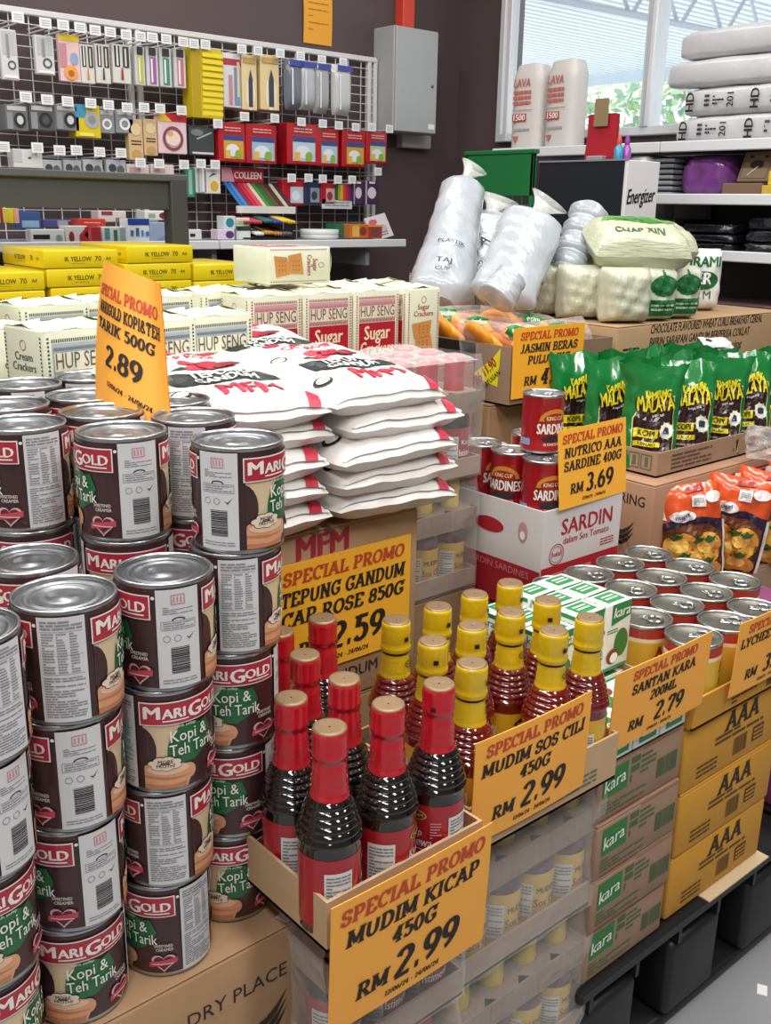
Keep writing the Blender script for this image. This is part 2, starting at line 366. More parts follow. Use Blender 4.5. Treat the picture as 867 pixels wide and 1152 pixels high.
# ------------------------------------------------------------------ creamer cans
CR, CH = .0428, .1026
def creamer_can():
    t = thing('creamer_can', 'can', 'can')
    b = MB(); r = CR
    b.lathe([(r-.003, .0015), (r+.0002, 0), (r+.0006, .0025), (r, .004), (r, CH-.0045), (r+.0006, CH-.003), (r+.0006, CH-.0005), (r-.0006, CH), (r-.0022, CH-.0006), (r-.0026, CH-.004)], TIN, 48)
    b.lathe([(.001, .0018), (r-.003, .0015)], TIN2, 48); b.build('tin_body', t)
    b = MB(); z = CH-.0042; 
    b.lathe([(r-.0024, z), (r-.006, z), (r-.0065, z+.0008), (r-.009, z+.0008), (r-.0095, z), (r-.014, z-.0002), (r-.0145, z+.0006), (r-.017, z+.0006), (r-.0175, z), (.012, z-.0004), (.0115, z+.0002), (.0005, z)], M('#8c8f93', .36, 1, bump=.15, bscale=25), 48)
    b.build('lid', t)
    b = MB(); lh = CH-.009; S = cyl(r+.0003, .0045); R = r+.0003; half = math.pi*R
    dark = M('#43262a', .38, var=.12, vscale=18, coat=.3); red = M('#b2263c', .35, coat=.3); cream = M('#dcc4a0', .4, coat=.2); green = M('#1f6a3d', .35, coat=.3)
    foam = M('#dca27c', .4, var=.06, vscale=60, coat=.2); foam2 = M('#c67d55', .4, coat=.2); w = M('#f4efe9', .4, coat=.2); pan = M('#d9d9dd', .45); gr = M('#8d8f98', .6); pink = M('#c84a5e', .4)
    b.lathe([(R, .0045), (R, CH-.0045)], dark, 48)
    for o in (0, half):
        T = Surf(lambda u, v, e, o=o: S.fn(u+o, v, e), su=.005, e=.00028)
        poly(b, T, [(-.0425, .066), (-.008, .066), (-.016, .05), (-.02, .03), (-.0425, .028)], cream, 1)
        poly(b, T, [(-.0425, .064)]+arc(-.0465, .04, .016, .024, 80, -60, 8)+[(-.0425, .02)], dark, 2)
        poly(b, T, [(-.021, .026)]+arc(.001, .038, .022, .026, 175, 60, 8)+[(.02, .062), (.026, .048), (.02, .034), (.004, .025)], green, 3)
        poly(b, T, [(-.0425, .001), (-.004, .001), (-.001, .008)]+arc(-.004, .0155, .0085, .0085, -50, 90, 8)+arc(-.024, .0225, .0185, .0055, 60, 180, 8), foam, 4)
        ell(b, T, -.021, .0205, .019, .0052, M('#ecc3a0', .4), 5); poly(b, T, [(-.0425, .001), (-.006, .001), (-.004, .0065), (-.02, .0045), (-.0425, .006)], foam2, 5); poly(b, T, [(-.0425, .0125), (-.02, .01), (.002, .012), (-.02, .0125), (-.0425, .0145)], foam2, 5)
        for q, (a_, b_) in enumerate(((-.033, .027), (-.028, .0305), (-.021, .031), (-.015, .0285), (-.015, .0245), (-.022, .023), (-.03, .0238))): ell(b, T, a_, b_, .0062, .0036, M('#4a2a26', .5), 6, 10)
        for q, (a_, b_) in enumerate(((-.033, .027), (-.028, .0305), (-.021, .031), (-.015, .0285), (-.015, .0245), (-.022, .023), (-.03, .0238))): ell(b, T, a_, b_, .0056, .003, M('#ead9c8', .5), 7, 10)
        text(b, T, 'MORE', -.023, .0275, .0036, M('#4a2a26', .5), bold=.02, layer=8); text(b, T, 'FROTH!', -.023, .0232, .0034, M('#4a2a26', .5), bold=.02, layer=8)
        rect(b, T, -.0445, .0655, .0445, .0885, w, 6); rect(b, T, -.0433, .0667, .0433, .0873, red, 7)
        text(b, T, 'M', -.0405, .0725, .0125, w, al='l', bold=.06, layer=8, sx=1.2); text(b, T, 'ARI', -.0245, .0725, .0098, w, al='l', bold=.06, layer=8)
        text(b, T, 'G', -.0015, .0698, .0145, w, al='l', bold=.06, layer=8); text(b, T, 'OLD', .0125, .0725, .0098, w, al='l', bold=.06, layer=8)
        rect(b, T, -.024, .0693, -.001, .0706, w, 8); rect(b, T, .0158, .0693, .039, .0706, w, 8); ell(b, T, .047, .086, .0016, .0016, w, 7, 10)
        text(b, T, 'Kopi &', .0, .0485, .0118, w, maxw=.036, rot=.02, bold=.012, layer=8); text(b, T, 'Teh Tarik', .004, .0345, .0118, w, maxw=.046, rot=.02, bold=.012, layer=8)
        text(b, T, 'lebih sedap', -.004, .0625, .003, M('#cfe3cf', .5), layer=8)
        text(b, T, 'SWEETENED', .032, .0315, .0032, w, maxw=.017, layer=8, bold=.01); text(b, T, 'CREAMER', .033, .0272, .0032, w, maxw=.016, layer=8, bold=.01)
        hp = []
        for i in range(24):
            q = 2*math.pi*i/24; hp.append((.0315+.00073*16*math.sin(q)**3, .0135+.0007*(13*math.cos(q)-5*math.cos(2*q)-2*math.cos(3*q)-math.cos(4*q))))
        poly(b, T, hp, M('#e3b7bb', .4), 5); poly(b, T, [(.0315+(x-.0315)*.8, .0137+(y-.0137)*.8) for x, y in hp], M('#6b2733', .4), 6)
        poly(b, T, [(.018, .0085), (.044, .0125), (.0445, .0185), (.0185, .0145)], pink, 8); rect(b, T, .021, .0118, .041, .0128, M('#f0cfd2', .5), 9)
    for o, kind in ((-half/2, 'n'), (half/2, 'b')):
        T = Surf(lambda u, v, e, o=o: S.fn(u+o, v, e), su=.005, e=.00028)
        rect(b, T, -.0185, .0003, .0185, lh-.0003, pan, 6)
        if kind == 'n':
            lines(b, T, -.016, .082, .016, .0905, 3, gr, 7, .6, 3)
            for c_, (x0, x1) in enumerate(((-.0155, -.006), (-.004, .0035), (.006, .0125))): lines(b, T, x0, .044, x1, .08, 15, gr, 7, .5, c_)
            for yy in (.043, .06, .0805): rect(b, T, -.016, yy, .016, yy+.0004, gr, 7)
            lines(b, T, -.016, .004, .016, .041, 16, gr, 7, .5, 9)
        else:
            frame(b, T, -.006, .079, .006, .0885, .0009, M('#d08a92', .5), 7)
            for k in range(3): rect(b, T, -.004+k*.003, .081, -.0028+k*.003, .0865, M('#d08a92', .5), 7)
            lines(b, T, -.013, .07, .013, .0775, 4, gr, 7, .45, 4); frame(b, T, -.015, .0555, .015, .064, .0005, gr, 7); lines(b, T, -.013, .0565, .013, .063, 3, gr, 7, .45, 5)
            poly(b, T, arc(0, .0645, .006, .003, 180, 0, 8)+arc(0, .0645, .0045, .0018, 0, 180, 8), M('#3a3a40', .5), 7)
            ring(b, T, -.0105, .0475, .0032, .0032, .0006, gr, 7, 14); ring(b, T, -.0012, .0475, .0032, .0032, .0006, gr, 7, 14); poly(b, T, [(.006, .048), (.009, .045), (.014, .0515), (.009, .047)], M('#55555c', .5), 7)
            barcode(b, T, -.0075, .014, .0085, .039, BLACK, 7, 3, True); lines(b, T, -.015, .004, .015, .009, 2, gr, 7, .4, 6)
    b.build('printed_label', t)
    return t
CAN = Proto(creamer_can())
def can_at(label, x, y, z, item, th):
    phi = {'F': 0, 'A': -90, 'B': 90, 'G': 180}[item]
    CAN.put(label, (x, y, z), math.atan2(-x, y) + rad(th-phi), 'brown creamer cans in the stacked display')
ZC = .527
faces = {'A': 'nutrition panel', 'B': 'barcode panel', 'F': 'red banner'}
def where(th): return 'facing out' if abs(th) < 12 else ('turned slightly right' if 0 < th < 45 else 'turned far right' if th >= 45 else 'turned slightly left' if th > -45 else 'turned far left')
cols = [
 ('column at the left picture edge', .216, .742, ['F 60', 'F 28', 'F -48', 'A 36']),
 ('front column left of the one nearest the kraft carton edge', .307, .762, ['F 10', 'B 30', 'B 9', 'A -6']),
 ('front column between two taller neighbours', .401, .764, ['A 42', 'A 0', 'F 28', 'B 14']),
 ('five-high column next to the red-capped bottles', .496, .786, ['F 8', 'F -16', 'F -3', 'A 3', 'B -25'])]
lev = {4: ['bottom', 'second up', 'third up', 'top'], 5: ['bottom', 'second up', 'third up', 'fourth up', 'top']}
cname = ['leftmost front column', 'second front column', 'third front column', 'five-high column']
for ci, (_, x, y, L) in enumerate(cols):
    for k, s in enumerate(L):
        it, th = s.split(); th = float(th)
        q = .0048*(len(L)-1-k)
        can_at('brown creamer can, %s of the %s, %s %s' % (lev[len(L)][k], cname[ci], faces[it], where(th)), x-q*.755, y+q*.656, ZC+k*CH, it, th)
back = [  # x, y, first level, last level, item, angle, label
 (.426, .884, 2, 4, 'B', 19, 'at the foot of the tall orange card'), (.318, .862, 2, 3, 'B', 40, 'behind the second front column'), (.518, .905, 2, 4, 'A', -10, 'right of the tall orange card, shaded panel'),
 (.362, .972, 2, 4, 'A', 25, 'of the top tier at the left edge'), (.452, .982, 2, 4, 'F', -5, 'with green badge, beneath the tall orange card')]
for x, y, a, c, it, th, lb in back:
    for k in range(a, c+1):
        can_at('brown creamer can %s, %s' % (lb, 'topmost' if k == c else 'under the topmost' if k == c-1 else 'lowest'), x, y, ZC+k*CH, it, th+(c-k)*67)
for x, y, lb in ((.545, 1.0, 'right behind the can with the shaded nutrition panel'), (.388, 1.075, 'in the third row from the front, far left'), (.478, 1.079, 'in the third row beside the tall card'), (.598, 1.092, 'at the right of the back row'), (.452, 1.19, 'in the last row, far left'), (.54, 1.2, 'in the last row, touching the tall orange card')):
    can_at('top of a brown creamer can %s' % lb, x, y, ZC+4*CH, 'A', rnd.uniform(-60, 60))

# ------------------------------------------------------------------ kraft cartons
def carton(name, label, cat, x0, y0, z0, x1, y1, z1, mat, prints=None, group=None, tape=True, parent_loc=True, seam='#cbb48f'):
    t = thing(name, label, cat, ((x0+x1)/2, (y0+y1)/2, z0), group=group)
    w, d, h = x1-x0, y1-y0, z1-z0
    b = MB(); b.box((-w/2, -d/2, 0), (w/2, d/2, h-.003), mat, .004, seg=2)
    for s in (-1, 1): b.box((-w/2+.001, .0008 if s > 0 else -d/2+.001, h-.003), (w/2-.001, d/2-.001 if s > 0 else -.0008, h), mat, .0012)
    b.build('carton_body', t)
    if tape:
        b = MB(); b.box((-w/2-.0006, -.024, h-.0004), (w/2+.0006, .024, h+.0004), M(seam, .3)); b.box((-w/2-.0007, -.024, h-.05), (-w/2+.001, .024, h), M(seam, .3)); b.build('sealing_tape', t)
    if prints:
        b = MB(); F = plane((-w/2, -d/2, 0), (1, 0, 0), (0, 0, 1)); L = plane((-w/2, d/2, 0), (0, -1, 0), (0, 0, 1)); prints(b, F, L, w, d, h); b.build('printing', t)
    return t
DK = M('#2e2622', .7)
def wing(b, S, u, v, s, mat):
    for k in range(3): poly(b, S, [(u-.5*s, v+.25*s-.14*s*k)]+[(u-.5*s+s*q/6, v+.25*s-.14*s*k-.3*s*math.sin(q/6*2.2)+.42*s*(q/6)**2-.1*s) for q in range(1, 7)]+[(u-.5*s+s*q/6, v+.25*s-.14*s*k-.42*s*math.sin(q/6*2.2)+.42*s*(q/6)**2-.1*s) for q in range(5, 0, -1)], mat)
def pr(b, F, L, w, d, h):
    text(b, F, 'COOL AND DRY PLACE', w-.03, h-.06, .017, DK, al='r', bold=.0, rot=0)
    text(b, F, 'KEEP IN A', w-.26, h-.06, .017, DK, al='r', bold=.0)
    wing(b, F, w-.07, h-.105, .08, DK); lines(b, F, w-.15, h-.2, w-.01, h-.16, 2, DK)
carton('kraft_carton', 'big kraft carton under the stacked creamer cans, dark printing on its front', 'carton', -.1, .722, .216, .53, 1.2, ZC-.001, KRAFT, pr, tape=False)
carton('kraft_carton', 'kraft plinth carton hidden behind the front columns of creamer cans', 'carton', .285, .815, ZC, .565, 1.26, ZC+2*CH-.001, KRAFT, tape=False)
carton('kraft_carton', 'small kraft carton holding up the last rows of creamer cans', 'carton', .34, 1.03, ZC+2*CH, .645, 1.25, ZC+4*CH-.001, KRAFT, tape=False)
b = MB(); b.box((.5, .727, ZC), (.522, .742, ZC+.0008), WHITE, rz=.3); tag(b.build('paper_scrap'), 'small white paper tab on the carton beside the lowest can', 'paper')

# ------------------------------------------------------------------ sauce bottles
BH = .213
def bottle(kind):
    soy = kind == 'soy'; t = thing('sauce_bottle', 'b', 'bottle', group='black soy sauce bottles in the open tray' if soy else 'red chilli sauce bottles in the open tray')
    glass = M('#120c0c', .06, coat=1) if soy else M('#6e100e', .08, coat=1)
    b = MB(); prof = [(.001, .001), (.027, 0), (.0305, .004), (.0305, .09), (.0303, .098)]
    n = 6; z0, z1 = .1, .142
    for i in range(n):
        a = i/n; r = .0305-(.0305-.0182)*(a**1.15); zz = z0+(z1-z0)*a
        prof += [(r+.0002, zz), (r+.0026, zz+.0024), (r+.002, zz+.0038), (r-.0008, zz+.006)]
    prof += [(.0175, .144), (.015, .15), (.0148, .205), (.001, .207)]
    b.lathe(prof, glass, 32); b.build('bottle_glass', t)
    b = MB()
    if soy:
        c = M('#b81625', .2, coat=.8, bump=.12, bscale=70)
        b.lathe([(.019, .141), (.0188, .146), (.0174, .1475), (.0186, .151), (.017, .1535), (.0182, .157), (.0166, .1595), (.0178, .163), (.0164, .1655), (.0174, .169), (.0162, .172), (.0164, .178), (.0152, .1815), (.0172, .1835), (.0176, .188), (.0168, .1905), (.0172, .206), (.0164, .2105), (.0158, .211)], c, 28)
        S = cyl(.0172); rect(b, S, .004, .188, .009, .193, BLACK, 2)
    else:
        c = M('#d2b018', .2, coat=.8, bump=.12, bscale=70)
        b.lathe([(.019, .141), (.0186, .146), (.0174, .1475), (.0184, .151), (.017, .153), (.0178, .157), (.0164, .1595), (.0172, .164), (.016, .1665), (.0163, .1715)], c, 28)
        b.lathe([(.0164, .1715), (.0162, .174), (.017, .175)], BLACK, 28); b.lathe([(.018, .175), (.0186, .178), (.0186, .181), (.0174, .183), (.018, .187), (.0176, .196), (.0176, .207), (.0166, .211), (.016, .2112)], c, 28)
        S = cyl(.0186); ring(b, S, .006, .1605, .009, .0052, .0012, BLACK, 2); text(b, S, 'MUDIM', .006, .1588, .0036, BLACK, maxw=.013, bold=.04, layer=3); rect(b, S, -.004, .19, .002, .1955, BLACK, 2)
    slv = b.build('shrink_sleeve', t)
    b = MB(); b.lathe([(.0165, .2105), (.0158, .2128), (.0135, .213), (.001, .2124)], GOLD, 28); b.build('cap_top', slv)
    b = MB(); S = cyl(.0308); w = M('#dcdcdc', .5); g = M('#7d7f86', .6)
    if soy:
        red = M('#a81a28', .3, coat=.4); b.lathe([(.0308, .012), (.0308, .088)], red, 32)
        for o in (-.045, .05):
            T = Surf(lambda u, v, e, o=o: S.fn(u+o, v, e), su=.004, e=.0003)
            rect(b, T, -.014, .03, .014, .074, w, 2); lines(b, T, -.012, .034, .012, .071, 10, g, 3)
        T = Surf(lambda u, v, e: S.fn(u, v, e), su=.004, e=.0003)
        ell(b, T, 0, .076, .013, .006, M('#c9a24a', .4), 2); ell(b, T, 0, .076, .011, .0046, M('#2a1512', .4), 3); text(b, T, 'MUDIM', 0, .0742, .0042, M('#e7c05a', .4), maxw=.018, bold=.03, layer=4)
        text(b, T, 'Kicap', -.003, .052, .009, w, maxw=.022, slant=.1, layer=2); text(b, T, 'Istimewa', 0, .04, .011, w, maxw=.038, slant=.1, bold=.04, layer=2); rect(b, T, -.014, .036, .014, .0368, w, 2)
        ell(b, T, -.02, .022, .005, .005, M('#2f7f8f', .4), 2, 12); lines(b, T, .017, .05, .028, .07, 6, M('#d79aa0', .5), 2)
    else:
        yl = M('#d9a927', .3, coat=.4); b.lathe([(.0308, .012), (.0308, .088)], yl, 32)
        for o in (-.05, .05):
            T = Surf(lambda u, v, e, o=o: S.fn(u+o, v, e), su=.004, e=.0003)
            rect(b, T, -.013, .03, .013, .07, w, 2); lines(b, T, -.011, .034, .011, .067, 10, g, 3)
        T = Surf(lambda u, v, e: S.fn(u, v, e), su=.004, e=.0003)
        ell(b, T, 0, .074, .014, .007, BLACK, 2); text(b, T, 'MUDIM', 0, .072, .0045, yl, maxw=.02, bold=.03, layer=3); text(b, T, 'Sos Cili', 0, .05, .011, M('#9b1c14', .4), maxw=.036, bold=.04, layer=2); ell(b, T, 0, .028, .012, .008, M('#b7261a', .4), 2)
    b.build('bottle_label', t)
    return t
SOY = Proto(bottle('soy')); CHI = Proto(bottle('chilli'))
ZK = .577
for r_, y, xs in ((0, .653, (.506, .576, .646)), (1, .722, (.51, .578)), (2, .793, (.58,)), (3, .86, (.592, .652))):
    for i, x in enumerate(xs):
        j = i if r_ < 2 else i+1
        lb = [['near-left bottle, beside the can column', 'middle bottle of the front row', 'front-row bottle touching the yellow-capped ones'], ['second-row bottle at the left, half behind the cans', 'second-row bottle behind the front middle one'], ['third-row bottle in the middle of the tray'], ['back-row bottle hiding beside the cans', 'back-row bottle in front of the flour card']][r_][i]
        SOY.put('black soy sauce bottle, red sleeve, %s' % lb, (x+rnd.uniform(-.002, .002), y, ZK), math.atan2(-x, y)+rad({(0, 0): 101, (0, 1): 76, (0, 2): -38}.get((r_, i), 84+30*math.sin(5*i+3*r_))))
ZH = .567
for r_, y, xs in ((0, .682, (.7225, .857, .921)), (1, .751, (.728, .794, .861, .926)), (2, .82, (.735, .803, .869, .935))):
    for i, x in enumerate(xs):
        k = i+(1 if r_ == 0 and i else 0)
        CHI.put('yellow-capped chilli sauce bottle, %s place from the left in the %s row' % (nth(k), ('front', 'middle', 'back')[r_]), (x+rnd.uniform(-.002, .002), y+rnd.uniform(-.002, .002), ZH), rnd.uniform(-.7, 1.1))
def tray(label, x0, y0, z0, x1, y1, z1, mat, prints=None, t=.0035, name='cardboard_tray', left=None):
    o = thing(name, label, 'tray', ((x0+x1)/2, (y0+y1)/2, z0)); w, d, h = x1-x0, y1-y0, z1-z0
    b = MB(); open_box(b, -w/2, -d/2, 0, w/2, d/2, h, mat, t)
    b.build('tray_body', o)
    b = MB()
    for s in (-1, 1):
        for q in (-1, 1): b.box((s*w/2-(.0025 if s > 0 else -.0005)-.001, q*d/2-.02, .004), (s*w/2+(.0005 if s < 0 else .0005)+.0005, q*d/2+.02 if q < 0 else q*d/2, h-.006), mat) if False else None
    if prints:
        F = plane((-w/2, -d/2, 0), (1, 0, 0), (0, 0, 1)); L = plane((-w/2, d/2, 0), (0, -1, 0), (0, 0, 1)); prints(b, F, L, w, d, h); b.build('printing', o)
    return o
TRK2 = M('#a08a7a', .75, var=.06, vscale=14, bump=.05, bscale=100)
TRK = M('#c2a27e', .8, var=.06, vscale=14)
tray('open kraft tray holding the black soy sauce bottles, orange card on its front', .476, .62, .573, .684, .898, .629, TRK, lambda b, F, L, w, d, h: lines(b, L, .02, .01, .1, .03, 3, KRAFTD))
def pr(b, F, L, w, d, h):
    g = M('#5d6e56', .7); ell(b, F, w*.42, .018, .011, .006, g); lines(b, F, w*.5, .01, w*.85, .03, 3, g)
tray('open kraft tray holding the yellow-capped chilli bottles, green printing on its front', .689, .645, .563, .955, .856, .627, TRK, pr)

# shrink-wrapped packs of bottles
def wrapped_pack(label, kind, x0, y0, z0, nx, ny, pitch=.0645, ht=.208, front_only=True, wide=True):
    """tray + bottles + slit cardboard collar under clear film"""
    w, d = nx*pitch+.008, ny*pitch+.008; t = thing('shrink_wrapped_bottle_pack', label, 'bottle pack', (x0, y0, z0))
    b = MB(); open_box(b, 0, 0, 0, w, d, .036, TRK2, .0035); b.build('tray', t)
    bt = MB(); k = ht/BH
    soy = kind == 'soy'; lab = M('#9c2233', .35, coat=.3) if soy else M('#d0ab3c', .4, coat=.3); gl = M('#141016', .2, coat=.4) if soy else M('#4a1520', .2, coat=.4); cap = M('#b11f33', .35, coat=.4) if soy else M('#cdb022', .35, coat=.4)
    bt.lathe([(.001, .001), (.03, 0), (.0305, .004), (.0305, .086*k)], lab, 24)
    bt.lathe([(.0305, .086*k), (.0302, .1*k), (.025, .118*k), (.0185, .142*k)], gl, 24)
    bt.lathe([(.0185, .142*k), (.0176, .15*k), (.0182, .157*k), (.017, .162*k), (.0175, .17*k), (.0165, .176*k), (.0178, .182*k), (.0178, .208*k), (.0165, .212*k), (.001, .2125*k)], cap, 24)
    S = cyl(.0305); w_ = M('#e8e4e0', .5)
    rect(bt, S, -.045, .02, -.018, .07, M('#cfcfd0', .5), 2); lines(bt, S, -.043, .024, -.02, .067, 9, M('#85868c', .6), 3)
    text(bt, S, 'Istimewa' if soy else 'Sos Cili', .004, .035, .012, w_ if soy else M('#8a2a50', .5), maxw=.04, bold=.03, layer=2)
    text(bt, S, 'Kicap' if soy else 'MUDIM', .002, .055, .009, w_ if soy else M('#3a2a20', .5), maxw=.03, bold=.02, layer=2)
    me = bt.mesh('bottle')
    for j in range(ny):
        for i in range(nx):
            if j > 1 and i not in (0, nx-1): continue
            o = bpy.data.objects.new('bottle', me); COL.objects.link(o); o.parent = t
            o.location = (.004+pitch*(i+.5), .004+pitch*(j+.5), .004); o.rotation_euler = (0, 0, .5*math.sin(3*i+5*j))
    b = MB(); zb0, zb1 = ht*.555, ht*.73; c = M('#8f7a6c', .8, var=.12, vscale=30, stretch=(6, 6, .6))
    b.box((.002, .001, zb0), (w-.002, .004, zb1), c); b.box((w-.004, .004, zb0), (w-.001, d-.003, zb1), c); b.box((.001, .004, zb0), (.004, d-.003, zb1), c); b.box((.002, d-.004, zb0), (w-.002, d-.001, zb1), c)
    r_ = .0188
    for j in range(ny):  # top sheet with holes around the caps
        for i in range(nx):
            cx, cy = .004+pitch*(i+.5), .004+pitch*(j+.5); n = 16; hs = pitch/2; o_, q_ = [], []
            for k_ in range(n):
                a = 2*math.pi*(k_+.5)/n; ca, sa = math.cos(a), math.sin(a); m = max(abs(ca), abs(sa)); o_.append((cx+hs*ca/m, cy+hs*sa/m, zb1)); q_.append((cx+r_*ca, cy+r_*sa, zb1))
            b.add(o_+q_, [[k_, (k_+1) % n, n+(k_+1) % n, n+k_] for k_ in range(n)], c)
    b.build('slit_collar', t)
    b = MB(); e = .004
    def side(px, py, qx, qy, nx_, ny_):
        def fn(u, v):
            z = .001+(ht+.006)*v; bul = .003*wr(u*2, v, 3)-.006*math.sin(math.pi*min(1, max(0, v-.15)/.55))*.6 + (-.014*max(0, v-.74)/.26 if v > .74 else 0)
            return (px+(qx-px)*u+nx_*(e+bul), py+(qy-py)*u+ny_*(e+bul), z)
        b.grid(fn, 16, 12, film(a=.035))
    side(0, 0, w, 0, 0, -1); side(w, 0, w, d, 1, 0); side(0, d, 0, 0, -1, 0)
    b.grid(lambda u, v: (e*1.6+(w-e*3.2)*u, e*1.6+(d-e*3.2)*v, ht+.007-.012*abs(math.sin(math.pi*nx*u))**.5*0-.01*(1-abs(math.sin(math.pi*nx*u)*math.sin(math.pi*ny*v)))**2), nx*6, ny*5, film(a=.1))
    b.build('shrink_film', t)
    return t
wrapped_pack('clear-wrapped soy sauce pack standing under the open soy sauce tray', 'soy', .507, .66, .36, 3, 3)
wrapped_pack('lowest wrapped soy sauce pack at the bottom picture edge', 'soy', .507, .66, .148, 3, 3)
wrapped_pack('clear-wrapped chilli sauce pack directly under the open chilli tray', 'chilli', .716, .672, .352, 4, 3, pitch=.0632)
wrapped_pack('clear-wrapped chilli sauce pack at the bottom of the pile, above the pallet', 'chilli', .712, .672, .14, 4, 3, pitch=.0632)
wrapped_pack('clear-wrapped red-capped soy sauce pack standing beside the flour bags', 'soy', .985, 1.19, .797, 4, 3, pitch=.0655)
wrapped_pack('clear-wrapped yellow-label sauce pack under the red-capped pack, behind the kraft flour carton', 'chilli', .985, 1.19, .587, 4, 3, pitch=.0655)
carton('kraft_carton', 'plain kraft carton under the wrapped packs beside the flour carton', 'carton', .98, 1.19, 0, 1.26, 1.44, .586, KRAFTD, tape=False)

# promotion cards on the front row
sign('orange card hung on the soy sauce tray, printed MUDIM KICAP 450G', promo(['MUDIM KICAP', '450G'], '2.99'), .216, .152, (.583, .6165, .476), tilt=rad(2), curl=.004)
sign('orange card tucked into the chilli sauce tray, printed MUDIM SOS CILI 450G', promo(['MUDIM SOS CILI', '450G'], '2.99'), .196, .098+.03, (.786, .6405, .582), tilt=rad(1), curl=.006)
sign('orange card standing over the green-printed cartons, printed SANTAN KARA 200ML', promo(['SANTAN KARA', '200ML'], '2.79'), .215, .112, (1.055, .655, .594), tilt=rad(2), curl=.004)
sign('orange card at the right picture edge, printed LYCHEE', promo(['LYCHEE AAA 565G'], '3.79'), .2, .118, (1.336, .655, .578), tilt=rad(2), curl=.004)

# ------------------------------------------------------------------ coconut-milk stack
GRN = M('#2f7a3a', .6); GRD = M('#4d6b45', .7); RDL = M('#a3463c', .7)
def kara_print(mb, F, L, w, d, h):
    k = min(1, h/.085)
    rect(mb, F, .012, h*.42, .066, h*.9, GRN, 1); text(mb, F, 'kara', .038, h*.55, .02*k, M('#e8efe2', .6), maxw=.046, slant=.15, rot=.12, bold=.02, layer=2)
    lines(mb, F, .072, h*.45, .092, h*.92, 3, GRD, 1, .75, 8); lines(mb, F, .095, h*.5, .13, h*.88, 4, GRD, 1, .5, 3)
    lines(mb, F, .012, h*.1, .11, h*.36, 4, GRD, 1, .5, 4); rect(mb, F, .095, h*.95, .185, h*.97, RDL); barcode(mb, F, .135, h*.25, .182, h*.6, GRD, 1, 7); rect(mb, F, .012, h*.04, .1, h*.055, RDL)
zk = .2155; kh = .0865; kp = ['lowest box of the pile, on the black pallet', 'second box up in the pile', 'third box up in the pile', 'box directly under the open tray']
for i in range(4):
    carton('drink_carton_box', 'kraft box with green printing, %s' % kp[i], 'carton', .958+rnd.uniform(-.003, .003), .668+rnd.uniform(-.003, .004), zk+kh*i, 1.15+rnd.uniform(-.003, .003), .92, zk+kh*(i+1)-.0005, M('#9a7d66', .8, var=.06, vscale=14), kara_print, tape=False, group='kraft boxes with green printing')
tray('open kraft tray of coconut milk cartons behind its orange card', .96, .67, zk+4*kh, 1.148, .92, .615, KRAFT2, lambda b, F, L, w, d, h: lines(b, F, .1, .008, .18, .045, 4, KRAFTD), name='cardboard_tray')
def milk_carton():
    t = thing('coconut_milk_carton', 'c', 'carton', group='small white and green coconut milk cartons')
    w, d, h = .06, .04, .104; wc = M('#e9eee9', .35, coat=.2); g = M('#1f8a4a', .4)
    b = MB(); b.box((-w/2, -d/2, 0), (w/2, d/2, h), wc, .002, seg=2); b.build('carton_body', t)
    b = MB(); F = plane((-w/2, -d/2, 0), (1, 0, 0), (0, 0, 1)); L = plane((-w/2, d/2, 0), (0, -1, 0), (0, 0, 1)); T = plane((-w/2, -d/2, h), (1, 0, 0), (0, 1, 0)); B = plane((w/2, d/2, 0), (-1, 0, 0), (0, 0, 1))
    for P in (F, B):
        poly(b, P, [(.014, h*.99), (.058, h*.99), (.058, h*.76), (.014, h*.68)], g, 1); text(b, P, 'kara', .036, h*.79, .016, WHITE, maxw=.038, bold=.04, slant=.15, layer=2)
        ell(b, P, .04, .04, .016, .022, M('#3d7d35', .5), 1); ell(b, P, .022, .022, .014, .012, M('#7b3d28', .5), 2); ell(b, P, .024, .02, .009, .008, M('#f4f4ee', .5), 3); lines(b, P, .006, .058, .03, .066, 2, g, 1)
        rect(b, P, .003, .002, .057, .006, g, 1)
    text(b, L, 'kara', .02, h*.8, .012, g, maxw=.03, bold=.04); lines(b, L, .006, .01, .034, h*.7, 12, M('#9fc3a8', .6)); rect(b, L, .002, h*.93, .038, h*.99, g)
    rect(b, T, .012, .006, .05, .034, g, 1); lines(b, T, .018, .012, .044, .028, 2, WHITE, 2); rect(b, T, 0, .018, .012, .022, M('#b9d8c2', .5), 1)
    b.build('printing', t); return t
MLK = Proto(milk_carton())
zt = zk+4*kh+.004
for j in range(3):
    for i in range(3):
        MLK.put('upright coconut milk carton, %s from left in the %s row of its tray' % (nth(i), ('front', 'middle', 'back')[j]), (.993+i*.0615+.002*math.sin(7*i+j), .795+j*.0445+.001*math.cos(5*i), zt+.0505-.012*(i == 0)), rad(1.5*math.sin(3*i+2*j)))
for i in range(3):
    MLK.put('coconut milk carton lying flat behind the orange card, %s from the left' % nth(i), (.992+.0615*i, .771, zt+.0205), rot=(rad(90), 0, 0))
for j in range(2):
    for i in range(3): MLK.put('coconut milk carton lying hidden under the upright ones, %s in the %s row' % (nth(i), nth(j)), (.992+.0615*i, .88+.005*j-.0*i, zt+.0205) if j == 0 else (.992+.0615*i, .911-.003, zt+.02), rot=(rad(90), 0, 0)) if j == 0 else None


